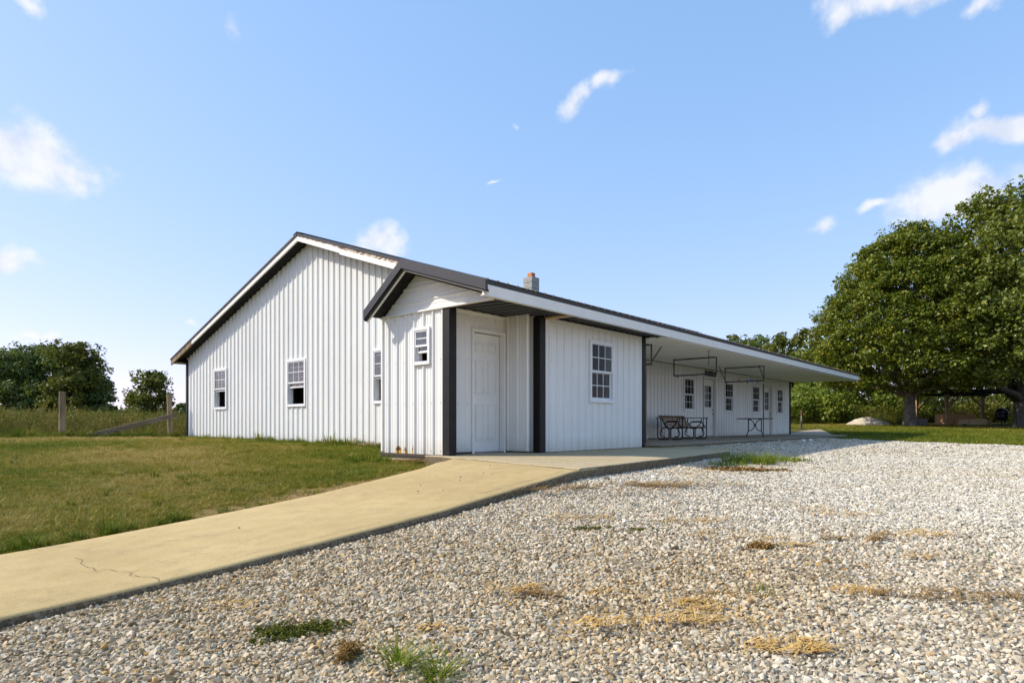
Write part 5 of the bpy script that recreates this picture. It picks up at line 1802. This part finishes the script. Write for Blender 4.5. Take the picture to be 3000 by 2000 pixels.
# stones
import bmesh
def stone_mesh(i):
    r = np.random.default_rng(500 + i)
    bm = bmesh.new()
    q = r.normal(size=(15, 3)); q /= np.linalg.norm(q, axis=1, keepdims=True); q *= r.uniform(0.72, 1.0, (15, 1)) * 0.5
    for p in q: bm.verts.new(p)
    bmesh.ops.convex_hull(bm, input=bm.verts[:])
    for v in [v for v in bm.verts if not v.link_faces]: bm.verts.remove(v)
    pl = r.normal(size=(9, 3)); pl /= np.linalg.norm(pl, axis=1, keepdims=True)
    off = r.uniform(0.24, 0.42, 9)
    sc3 = np.array([1.05, r.uniform(0.65, 0.9), r.uniform(0.48, 0.72)])
    for v in bm.verts:
        v.co = np.array(v.co) * sc3
    me = bpy.data.meshes.new('stone')
    bm.to_mesh(me)
    bm.free()
    return me
def stone_mat():
    t = NT('limestone_chips')
    a = t.n('ShaderNodeAttribute', attribute_type='INSTANCER', attribute_name='tint')
    rnd = t.n('ShaderNodeObjectInfo').outputs['Random']
    clean = t.ramp(rnd, [(0.0, (0.33, 0.29, 0.22)), (0.25, (0.48, 0.435, 0.34)), (0.6, (0.59, 0.54, 0.435)), (0.88, (0.67, 0.62, 0.515)), (1.0, (0.75, 0.705, 0.605))])
    dirty = t.ramp(rnd, [(0.0, (0.15, 0.095, 0.045)), (0.2, (0.32, 0.225, 0.11)), (0.55, (0.48, 0.375, 0.225)), (0.85, (0.60, 0.505, 0.36)), (1.0, (0.52, 0.31, 0.10))])
    c = t.mix(a.outputs['Fac'], clean, dirty)
    n1 = t.noise(55, 4)
    c = t.mix(t.rng(n1, 0.5, 0.75, 0, 0.35), c, (0.25, 0.19, 0.12))
    t.col(c)
    t.set(Roughness=0.92)
    t.b.inputs['Specular IOR Level'].default_value = 0.2
    t.bump(t.noise(160, 3), 0.3, 0.004)
    return t.m
SM = stone_mat()
stones = [loose('stone_piece', stone_mesh(i), SM) for i in range(16)]

def view_ok(x, y, z, m=0.06, ybot=2000):
    """points that fall inside the picture, with a margin"""
    d = x * CT + y * ST
    rgt = x * ST - y * CT
    u = rgt / np.maximum(d, 0.1)
    v = -(z) / np.maximum(d, 0.1)
    return (d > 1.2) & (np.abs(u) < 0.80 + m) & (v < 0.404 + 0.05)

def gravel_limit(x):
    return np.interp(x, [-9, 5.78, 5.9, 8.5, 11.75, 12.9, 13.7, 14.1, 20, 29.2], [4.10, 4.11, 4.14, 4.41, 4.80, 5.33, 6.18, 6.55, 6.70, 6.96])

P, Sz, Tn = [], [], []
for (d0, d1, s) in ((1.2, 4.2, 0.0200), (4.2, 6.5, 0.0225), (6.5, 10, 0.027), (10, 15, 0.035), (15, 20, 0.043), (20, 30, 0.050)):
    ext = 1.36 * d1
    x = np.arange(-ext * 0.4, ext, s)
    y = np.arange(-ext * 0.25, 7.2, s)
    A, B = np.meshgrid(x, y)
    A = A.ravel() + rng.uniform(-0.5, 0.5, A.size) * s * 1.1
    B = B.ravel() + rng.uniform(-0.5, 0.5, B.size) * s * 1.1
    d = A * CT + B * ST
    ok = (d >= d0) & (d < d1) & (B < gravel_limit(A) - 0.008) & (A < lot_end(B) + 0.25 * np.sin(B * 5))
    A, B = A[ok], B[ok]
    u = np.abs((A * ST - B * CT) / (A * CT + B * ST))
    ok = u < 0.87
    A, B = A[ok], B[ok]
    Z = ground_z(A, B) + 0.012
    ok = view_ok(A, B, Z)
    A, B, Z = A[ok], B[ok], Z[ok]
    k = np.exp(rng.normal(size=len(A)) * 0.28) * s * 1.5
    P.append(np.stack([A, B, Z + k * 0.06], 1)); Sz.append(k)
P = np.concatenate(P); Sz = np.concatenate(Sz)

def vnoise(x, y, f, seed):
    r = np.random.default_rng(seed)
    out = np.zeros(len(x))
    for i in range(7):
        a = r.uniform(0, 2 * math.pi)
        ph = r.uniform(0, 2 * math.pi)
        w = f * r.uniform(0.5, 1.8)
        out += np.sin((x * math.cos(a) + y * math.sin(a)) * w + ph + 1.3 * np.sin((x * math.sin(a) - y * math.cos(a)) * w * 0.6 + ph))
    return out / 7
n1 = vnoise(P[:, 0], P[:, 1], 1.1, 3)
n2 = vnoise(P[:, 0], P[:, 1], 3.7, 4)
# dirt is worked into the stones towards the walk; the middle of the lot is washed clean
dirt = np.clip(0.78 - 0.13 * (P[:, 0] - 1.8) + 0.09 * (P[:, 1] - 2.0), 0.14, 0.97) + 0.45 * n1 + 0.25 * n2
dirt += 0.7 * np.exp(-(((P[:, 0] - 8.6) / 1.5) ** 2 + ((P[:, 1] - 3.6) / 0.7) ** 2))
dirt += 0.5 * np.exp(-(((P[:, 0] - 3.3) / 0.9) ** 2 + ((P[:, 1] - 1.5) / 0.5) ** 2))
tint = np.clip(dirt + rng.normal(size=len(P)) * 0.18, 0, 1)
# thin out stones where bare soil shows
bare = (n1 + 0.6 * n2 > 0.52) & (rng.random(len(P)) < 0.45)
P, Sz, tint = P[~bare], Sz[~bare], tint[~bare]
rot = rng.uniform(0, 2 * math.pi, (len(P), 3)); rot[:, :2] = rng.normal(size=(len(P), 2)) * 0.45
scl = Sz[:, None] * rng.uniform(0.8, 1.25, (len(P), 3))
scl[:, 2] *= np.clip(0.045 / Sz, 0.45, 1.0)
scatter('gravel_stones', P, rot, scl, tint, rng.integers(0, len(stones), len(P)), stones, 'loose pale limestone chips covering the lot', 'gravel')
print('stones', len(P))

# a few stones strayed onto the walk
spots = [(4.9, 5.05), (5.05, 5.2), (5.2, 5.0), (5.32, 5.1), (5.3, 4.95), (5.0, 5.55), (4.55, 5.3), (4.3, 5.05), (5.5, 4.75), (4.42, 4.8), (2.5, 5.2), (5.75, 5.4), (6.1, 5.0)]
where = ['nearest the entry corner', 'in the loose cluster', 'on the right of the cluster', 'at the back of the cluster', 'at the front of the cluster', 'near the grass edge', 'left of the cluster', 'below the cluster', 'toward the gravel edge', 'lowest on the slope', 'alone on the lower ramp', 'high on the ramp', 'nearest the slab joint']
for i, (x, y) in enumerate(spots):
    me = stones[i % 10].data.copy()
    me.materials.clear()
    o = put('pebble', me, SM, origin=(x, y, float(walk_z(x)) + 0.008))
    k = random.uniform(0.02, 0.036)
    o.scale = (k, k, k); o.rotation_euler = (0, 0, random.uniform(0, 6))
    tag(o, 'tiny pale pebble on the tan walkway, ' + where[i], 'pebble', 'pebbles strayed on the walkway')

# grass
def tuft_mesh(seed, n, h, w, spread, lean, segs=3, droop=0.35):
    r = np.random.default_rng(seed)
    V, F = [], []
    for _ in range(n):
        a = r.uniform(0, 2 * math.pi)
        q = spread * r.random() ** 0.5
        b = np.array([q * math.cos(a), q * math.sin(a), -0.01])
        a2 = a + r.normal() * 0.9
        dr = np.array([math.cos(a2), math.sin(a2), 0])
        sd = np.array([-dr[1], dr[0], 0])
        H = h * r.uniform(0.5, 1.15); le = lean * r.uniform(0.3, 1.4) * H; ww = w * r.uniform(0.7, 1.3)
        k0 = len(V)
        for s in range(segs + 1):
            t = s / segs
            c = b + dr * le * t ** 1.6 + np.array([0, 0, H * (t - droop * t ** 3 * r.uniform(0.3, 1.0))])
            wd = ww * (1 - t) ** 0.7 if s < segs else 0
            if s < segs:
                V += [c - sd * wd / 2, c + sd * wd / 2]
            else:
                V += [c]
        for s in range(segs):
            i = k0 + 2 * s
            F.append((i, i + 1, i + 3, i + 2) if s < segs - 1 else (i, i + 1, i + 2))
    me = bpy.data.meshes.new('tuft')
    me.from_pydata([tuple(v) for v in V], [], F)
    return me
M['lawn'] = grassmat('lawn_grass_blades', [(0.0, (0.080, 0.130, 0.012)), (0.35, (0.165, 0.195, 0.018)), (0.6, (0.28, 0.245, 0.032)), (0.85, (0.40, 0.295, 0.075)), (1.0, (0.52, 0.40, 0.15))])
M['field'] = grassmat('field_weeds', [(0.0, (0.075, 0.105, 0.016)), (0.4, (0.150, 0.155, 0.026)), (0.7, (0.23, 0.195, 0.045)), (1.0, (0.33, 0.235, 0.09))])
lawn_src = [loose('lawn_tuft', tuft_mesh(900 + i, 16, 0.050, 0.0052, 0.045, 1.0), M['lawn']) for i in range(6)]
weed_src = [loose('weed_tuft', tuft_mesh(950 + i, 22, 0.16, 0.009, 0.05, 0.6), M['lawn']) for i in range(4)]
P, K, T = [], [], []
def add_lawn(x0, x1, y0, y1, dens, cond, kscale, tintf):
    n = int((x1 - x0) * (y1 - y0) * dens)
    x = rng.uniform(x0, x1, n); y = rng.uniform(y0, y1, n)
    z = ground_z(x, y)
    ok = cond(x, y) & view_ok(x, y, z, 0.08)
    x, y, z = x[ok], y[ok], z[ok]
    P.append(np.stack([x, y, z], 1))
    K.append(kscale(x, y) * np.exp(rng.normal(size=len(x)) * 0.25))
    T.append(np.clip(tintf(x, y) + rng.normal(size=len(x)) * 0.20, 0, 1))
def left_ok(x, y):
    return (y > walk_left(np.minimum(x, 6.9)) + 0.03 + 0.10 * np.abs(vnoise(x, y, 5, 8)) + np.where((x > 2.6) & (x < 7), (0.42 + 0.3 * vnoise(x, y, 4, 18)) * (rng.random(len(x)) < 0.82), 0)) & ((x < XV - 0.06) | (y > 9.12)) & (x < XG - 0.03) & ~((x > 6.0) & (y < 7.9) & (rng.random(len(x)) < 0.9))
def left_tint(x, y):
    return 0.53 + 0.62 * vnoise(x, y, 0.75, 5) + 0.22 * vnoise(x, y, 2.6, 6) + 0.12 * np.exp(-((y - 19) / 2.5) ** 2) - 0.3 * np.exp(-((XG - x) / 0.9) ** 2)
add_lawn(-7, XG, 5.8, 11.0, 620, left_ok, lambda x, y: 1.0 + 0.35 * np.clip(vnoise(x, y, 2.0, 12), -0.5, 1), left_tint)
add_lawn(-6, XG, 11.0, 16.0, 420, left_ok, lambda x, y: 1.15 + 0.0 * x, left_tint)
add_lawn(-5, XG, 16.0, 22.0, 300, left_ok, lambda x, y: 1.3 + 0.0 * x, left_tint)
def right_ok(x, y):
    return (x > lot_end(y) + 0.1) & ~((y > 6.5) & (x < 30.8)) & ~((x > 30.6) & (x < 38.1) & (y > 7.8 + (x - 30.6) * 0.35)) & (y < 16)
def right_tint(x, y):
    return 0.28 + 0.25 * vnoise(x, y, 0.5, 9) + 0.15 * vnoise(x, y, 2.0, 10) + np.clip((x - 34) / 40, 0, 0.25)
add_lawn(21.5, 48, -3, 16, 130, right_ok, lambda x, y: 1.9 + 0.0 * x, right_tint)
P, K, T = np.concatenate(P), np.concatenate(K), np.concatenate(T)
rot = np.zeros((len(P), 3)); rot[:, 2] = rng.uniform(0, 6.28, len(P)); rot[:, :2] = rng.normal(size=(len(P), 2)) * 0.12
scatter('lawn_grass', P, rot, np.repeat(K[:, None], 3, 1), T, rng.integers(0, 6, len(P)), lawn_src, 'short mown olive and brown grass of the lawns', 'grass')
print('lawn', len(P))

# longer grass along the wall foot, round the posts and at lawn edges
P, K, T = [], [], []
def line_tufts(p, q, n, w, k, t):
    s = rng.random(n)
    x = p[0] + (q[0] - p[0]) * s + rng.normal(size=n) * w
    y = p[1] + (q[1] - p[1]) * s + rng.normal(size=n) * w
    if p[0] > 8 and p[0] < 8.6 and p[1] > 9:
        x = np.minimum(x, XG - 0.035)
    P.append(np.stack([x, y, ground_z(x, y)], 1)); K.append(k * np.exp(rng.normal(size=n) * 0.35)); T.append(np.clip(t + rng.normal(size=n) * 0.15, 0, 1))
line_tufts((8.48, 9.3), (8.48, 15.5), 150, 0.06, 0.75, 0.35)
line_tufts((8.48, 15.5), (8.48, 21.2), 120, 0.05, 0.75, 0.3)
line_tufts((8.4, 11.2), (8.4, 13.2), 34, 0.10, 1.15, 0.3)
line_tufts((5.2, 21.6), (5.5, 21.6), 40, 0.18, 1.2, 0.5)
line_tufts((8.1, 21.5), (8.3, 21.5), 30, 0.15, 1.2, 0.2)
line_tufts((5.6, 21.5), (8.2, 21.6), 120, 0.22, 1.3, 0.12)
line_tufts((-4, 21.9), (5.3, 21.9), 320, 0.30, 1.5, 0.3)
line_tufts((1.0, 6.12), (3.4, 6.2), 120, 0.05, 0.55, 0.15)
line_tufts((2.8, 6.25), (5.2, 6.5), 26, 0.16, 0.45, 0.35)
line_tufts((6.0, 8.6), (6.8, 9.0), 40, 0.2, 0.7, 0.25)
for _ in range(190):
    x, y = rng.uniform(-2, 8), rng.uniform(6.2, 20)
    line_tufts((x, y), (x + 0.2, y + 0.1), 5, 0.12, 0.48, rng.uniform(-0.05, 0.55))
P, K, T = np.concatenate(P), np.concatenate(K), np.concatenate(T)
ok = left_ok(P[:, 0], P[:, 1]) | (P[:, 1] > 21)
P, K, T = P[ok], K[ok], T[ok]
rot = np.zeros((len(P), 3)); rot[:, 2] = rng.uniform(0, 6.28, len(P))
scatter('rough_grass', P, rot, np.repeat(K[:, None], 3, 1), T, rng.integers(0, 4, len(P)), weed_src, 'longer uncut grass along the wall foot and fence line', 'grass')

# tall weeds of the field
def field_mesh(seed):
    r = np.random.default_rng(seed)
    me = tuft_mesh(seed, 26, 0.75, 0.016, 0.16, 0.30, 4, 0.25)
    V = [tuple(v.co) for v in me.vertices]; F = [tuple(p.vertices) for p in me.polygons]
    for _ in range(34):
        a = r.uniform(0, 6.28); q = 0.28 * r.random() ** 0.5; z = r.uniform(0.10, 0.72)
        c = np.array([q * math.cos(a), q * math.sin(a), z]); t = r.normal(size=3); t /= np.linalg.norm(t); b = np.cross(t, r.normal(size=3)); b /= np.linalg.norm(b)
        s = r.uniform(0.03, 0.07); k = len(V)
        V += [tuple(c + t * s), tuple(c + b * s * 0.5), tuple(c - t * s), tuple(c - b * s * 0.5)]; F.append((k, k + 1, k + 2, k + 3))
    for _ in range(3):
        a = r.uniform(0, 6.28); q = 0.15 * r.random(); H = r.uniform(0.75, 1.08); le = r.uniform(0.05, 0.22)
        for s in range(10):
            t = 0.80 + 0.20 * s / 9
            c = np.array([(q + le * t * t) * math.cos(a), (q + le * t * t) * math.sin(a), H * t]) + r.normal(size=3) * 0.012
            d = np.array([math.cos(a), math.sin(a), 1.2]) * 0.02; b = r.normal(size=3) * 0.008; k = len(V)
            V += [tuple(c - d + b), tuple(c + b * 2), tuple(c + d), tuple(c - b)]; F.append((k, k + 1, k + 2, k + 3))
    m2 = bpy.data.meshes.new('field_weed'); m2.from_pydata(V, [], F)
    return m2
field_src = [loose('field_weed', field_mesh(1000 + i), M['field']) for i in range(5)]
P, K, T = [], [], []
for (y0, y1, dens, k) in ((22.1, 26, 16, 0.78), (26, 34, 9, 0.84), (34, 50, 4, 0.95), (50, 80, 1.6, 1.15)):
    n = int(60 * (y1 - y0) * dens)
    x, y = rng.uniform(-42, 18, n), rng.uniform(y0, y1, n)
    z = ground_z(x, y)
    ok = view_ok(x, y, z, 0.1) & (x < 0.45 * y) & ((x < 8.3) | (y > 22.5)) 
    ramp = np.clip((y - 21.6) / 2.2, 0.45, 1)
    P.append(np.stack([x, y, z], 1)[ok]); K.append((k * ramp * np.exp(rng.normal(size=n) * 0.16))[ok]); T.append(np.clip(0.56 + 0.4 * vnoise(x, y, 0.6, 15) + rng.normal(size=n) * 0.15, 0, 1)[ok])
P, K, T = np.concatenate(P), np.concatenate(K), np.concatenate(T)
rot = np.zeros((len(P), 3)); rot[:, 2] = rng.uniform(0, 6.28, len(P)); rot[:, :2] = rng.normal(size=(len(P), 2)) * 0.08
scatter('field_weeds', P, rot, np.repeat(K[:, None], 3, 1), T, rng.integers(0, 5, len(P)), field_src, 'tall seeding weeds and grass of the field behind the fence', 'weeds')
print('field', len(P))
# tall grass in front of the thicket
n = 2600
p_, d_ = rng.uniform(2300, 3060, n), rng.uniform(44.5, 50, n)
t_ = (p_ - 1500) / FPX
x, y = d_ * (CT + t_ * ST), d_ * (ST - t_ * CT)
ok = (p_ < 2660) | (d_ > 48)
x, y = x[ok], y[ok]
P = np.stack([x, y, ground_z(x, y)], 1)
rot = np.zeros((len(P), 3)); rot[:, 2] = rng.uniform(0, 6.28, len(P))
K = np.exp(rng.normal(size=len(P)) * 0.3) * np.clip(0.35 + (d_[ok] - 44.5) / 5, 0.4, 1.3)
scatter('thicket_weeds', P, rot, np.repeat(K[:, None], 3, 1), np.clip(0.35 + rng.normal(size=len(P)) * 0.2, 0, 1), rng.integers(0, 5, len(P)), field_src, 'tall weeds at the foot of the shrubs beyond the right lawn', 'weeds')

# ---------------------------------------------------------------- single plants in the gravel
M['green_tuft'] = leafmat('green_tuft_blades', [(0.05, (0.080, 0.130, 0.012)), (0.5, (0.15, 0.20, 0.02)), (0.95, (0.32, 0.32, 0.06))], 0.7, 0.3, 0.05)
M['straw'] = leafmat('dry_straw_blades', [(0.05, (0.38, 0.21, 0.05)), (0.5, (0.60, 0.37, 0.10)), (0.95, (0.76, 0.54, 0.22))], 0.7, 0.1, 0.2)
M['brown_weed'] = leafmat('dead_brown_weed', [(0.05, (0.16, 0.085, 0.026)), (0.5, (0.30, 0.175, 0.055)), (0.95, (0.44, 0.28, 0.10))], 0.8, 0.1, 0.1)
M['creeper'] = leafmat('creeping_weed_leaves', [(0.05, (0.05, 0.065, 0.012)), (0.5, (0.10, 0.115, 0.020)), (0.85, (0.19, 0.18, 0.04)), (0.99, (0.24, 0.13, 0.05))], 0.8, 0.25, 0.05)
def gp(px, py):
    """ground point seen at a picture position"""
    t = (px - 1500) / FPX; k = (1244.5 - py) / FPX
    d = 4.0
    for _ in range(60):
        x, y = d * (CT + t * ST), d * (ST - t * CT)
        d = 0.5 * d + 0.5 * (gz(x, y) + 0.01) / k
    return d * (CT + t * ST), d * (ST - t * CT)
def tuft(px, py, n, h, spread, lean, w, mat, label, cat='grass tuft', name='grass_tuft', group='green tufts in the gravel', droop=0.35):
    x, y = gp(px, py)
    me = tuft_mesh(int(px + py), n, h, w, spread, lean, 5, droop)
    o = put(name, me, M[mat], origin=(x, y, gz(x, y) + 0.012))
    return tag(o, label, cat, group)
tuft(1165, 1955, 75, 0.13, 0.04, 1.7, 0.0075, 'green_tuft', 'green grass tuft in the nearest gravel, left of the pair')
tuft(1275, 1992, 75, 0.13, 0.04, 1.7, 0.0075, 'green_tuft', 'green grass tuft at the bottom edge, right of the pair')
tuft(2195, 1358, 420, 0.26, 0.42, 0.9, 0.012, 'green_tuft', 'large bright grass clump by the end of the entry slab')
tuft(2270, 1352, 320, 0.16, 0.45, 0.9, 0.012, 'green_tuft', 'lower bright grass clump right of the large one')
tuft(2330, 1350, 120, 0.10, 0.3, 0.9, 0.012, 'green_tuft', 'thin grass strand ending the row by the slab')
tuft(2130, 1366, 140, 0.14, 0.28, 0.9, 0.011, 'green_tuft', 'shaded grass clump against the end of the entry slab')
tuft(2190, 1730, 36, 0.07, 0.10, 1.0, 0.005, 'green_tuft', 'small green sprout in the middle of the gravel')
tuft(2245, 1742, 22, 0.06, 0.08, 1.0, 0.005, 'green_tuft', 'tiny green sprout right of the middle sprout')
tuft(2890, 1632, 18, 0.07, 0.03, 0.6, 0.005, 'green_tuft', 'tiny dark sprout far right in the gravel')
tuft(150, 1808, 26, 0.04, 0.10, 0.9, 0.006, 'green_tuft', 'small green sprigs under the near edge of the walkway')
tuft(2010, 1690, 20, 0.05, 0.12, 1.0, 0.005, 'green_tuft', 'faint green sprigs left in the mid gravel')
def straw(px, py, n, L, spread, label, mat='straw', rise=0.25):
    x, y = gp(px, py)
    r = np.random.default_rng(int(px * 3 + py))
    V = []
    subs = np.concatenate([r.normal(size=(7, 2)) * spread * np.array([1.0, 1.3]), r.uniform(0.5, 1.7, (7, 1))], 1)
    for _ in range(n):
        a = r.uniform(-1.3, 1.6)
        sub_ = subs[r.integers(0, len(subs))]
        q = sub_[:2] + r.normal(size=2) * spread * 0.34 * sub_[2]
        ll = L * r.uniform(0.4, 1.2)
        dr = np.array([math.cos(a) * ST + math.sin(a) * CT, -math.cos(a) * CT + math.sin(a) * ST, 0])
        c = np.array([q[0] * ST + q[1] * 0.45 * CT, -q[0] * CT + q[1] * 0.45 * ST, r.uniform(0.012, 0.035)])
        s = np.array([-dr[1], dr[0], 0]) * 0.0026
        up = np.array([0, 0, ll * rise * r.uniform(-0.15, 1)])
        V.append([c - dr * ll / 2 - s, c - dr * ll / 2 + s, c + dr * ll / 2 + s + up, c + dr * ll / 2 - s + up])
    me = poly_mesh('straw_wisp', np.array(V), 4)
    o = put('straw_wisp', me, M[mat], origin=(x, y, gz(x, y) + 0.01))
    return tag(o, label, 'straw', 'straw wisps in the gravel', 'stuff' if spread > 0.22 else None)
STRAW = [(1690, 1522, 150, 0.14, 0.14, 'golden straw wisp just below the walkway end'), (2005, 1532, 90, 0.14, 0.12, 'golden straw wisp below the entry slab'), (2150, 1580, 120, 0.14, 0.16, 'golden straw wisp left of the dark clod'),
         (2310, 1605, 100, 0.13, 0.13, 'golden straw wisp right of the dark clod'), (2490, 1580, 190, 0.16, 0.17, 'broad brown straw wisp in the mid right gravel'), (2730, 1573, 120, 0.16, 0.17, 'long thin straw wisp toward the right edge'),
         (2355, 1495, 70, 0.16, 0.15, 'small far straw wisp nearest the grass clumps'), (2455, 1512, 80, 0.18, 0.18, 'far straw wisp in the mid right gravel'), (2690, 1640, 60, 0.1, 0.09, 'small straw wisp below the long thin one'),
         (2490, 1745, 110, 0.11, 0.10, 'pale straw wisp in the lower right gravel'), (2840, 1752, 240, 0.12, 0.15, 'dark brown straw wisp near the right edge'), (2380, 1900, 190, 0.10, 0.10, 'golden straw wisp near the bottom, right of centre'),
         (2260, 1905, 120, 0.09, 0.08, 'golden straw wisp near the bottom, left of its twin'), (1510, 1730, 110, 0.10, 0.09, 'golden straw wisp in the near middle gravel'), (1570, 1742, 130, 0.10, 0.08, 'brown straw wisp right beside the golden middle one'),
         (1310, 1850, 60, 0.07, 0.05, 'small golden straw wisp above the green pair'), (1800, 1430, 1000, 0.20, 0.55, 'wide band of flattened dry grass along the slab edge'), (1980, 1425, 600, 0.2, 0.4, 'dry grass patch at the right of the slab edge band'), (700, 1780, 70, 0.10, 0.16, 'pale straw stems on the left gravel below the walkway'),
         (1900, 1790, 800, 0.10, 0.30, 'wide thin straw litter across the middle gravel')]
for (a, b, n, L, s, lab) in STRAW:
    straw(a, b, int(n * 0.6), L * 0.8, s, lab, 'brown_weed' if 'brown' in lab or 'dry' in lab else 'straw')
def mat_weed(px, py, rx, ry, n, size, mat, label, name, cat, hgt=0.03):
    x, y = gp(px, py)
    r = np.random.default_rng(int(px))
    a, q = r.random(n) * 6.28, r.random(n) ** 0.72
    lob = 1 + 0.25 * np.sin(3 * a + 1) + 0.15 * np.sin(5 * a)
    u, v = rx * q * lob * np.cos(a), ry * q * lob * np.sin(a)
    cx_, cy_ = x + u * ST + v * CT, y - u * CT + v * ST
    c = np.stack([cx_, cy_, ground_z(cx_, cy_) + 0.018 + r.random(n) * hgt], 1)
    V = leaf_cloud(c, np.full(n, size * 1.2), 5, size, 0.8, 0.6, 0.2, r=r) - np.array([x, y, gz(x, y)])
    o = put(name, leaf_mesh(name, V), M[mat], origin=(x, y, gz(x, y)))
    return tag(o, label, cat)
mat_weed(820, 1862, 0.14, 0.12, 330, 0.011, 'creeper', 'mat of creeping green weed in the left foreground gravel', 'creeping_weed', 'weed', 0.02)
mat_weed(940, 1845, 0.11, 0.09, 200, 0.011, 'creeper', 'second creeping green weed mat right of the larger one', 'creeping_weed', 'weed', 0.02)
mat_weed(1022, 1925, 0.045, 0.075, 420, 0.009, 'brown_weed', 'dried brown weed clump beside the green tufts', 'dead_weed', 'weed', 0.045)
mat_weed(2228, 1608, 0.075, 0.05, 160, 0.016, 'brown_weed', 'dark brown clod of dead weed in the mid gravel', 'dead_weed', 'weed', 0.03)
mat_weed(1720, 1552, 0.20, 0.05, 80, 0.013, 'creeper', 'thin dark weed mat below the end of the walkway', 'creeping_weed', 'weed', 0.012)
mat_weed(1880, 1555, 0.14, 0.04, 45, 0.013, 'creeper', 'thin dark weed mat right of the one below the walkway end', 'creeping_weed', 'weed', 0.012)
mat_weed(2180, 1380, 0.5, 0.16, 260, 0.03, 'brown_weed', 'brown withered weed patch in front of the bright grass clumps', 'dead_weed', 'weed', 0.03)
mat_weed(172, 1268, 0.30, 0.15, 160, 0.03, 'brown_weed', 'brown withered vine heap at the foot of the lone fence post', 'dead_weed', 'weed', 0.22)
mat_weed(150, 1262, 0.22, 0.14, 90, 0.05, 'green_tuft', 'broad leaved green dock plant left of the lone fence post', 'dock_plant', 'plant', 0.22)
mat_weed(1215, 1352, 0.40, 0.20, 420, 0.014, 'brown_weed', 'patch of dead brown grass under the vestibule wall', 'dead_grass', 'grass', 0.02)

# ---------------------------------------------------------------- lift the whole place so that the lowest ground is near zero
for o in list(SC.objects):
    if o.parent is None and o.type not in ('CAMERA', 'LIGHT'):
        o.location.z += ZC
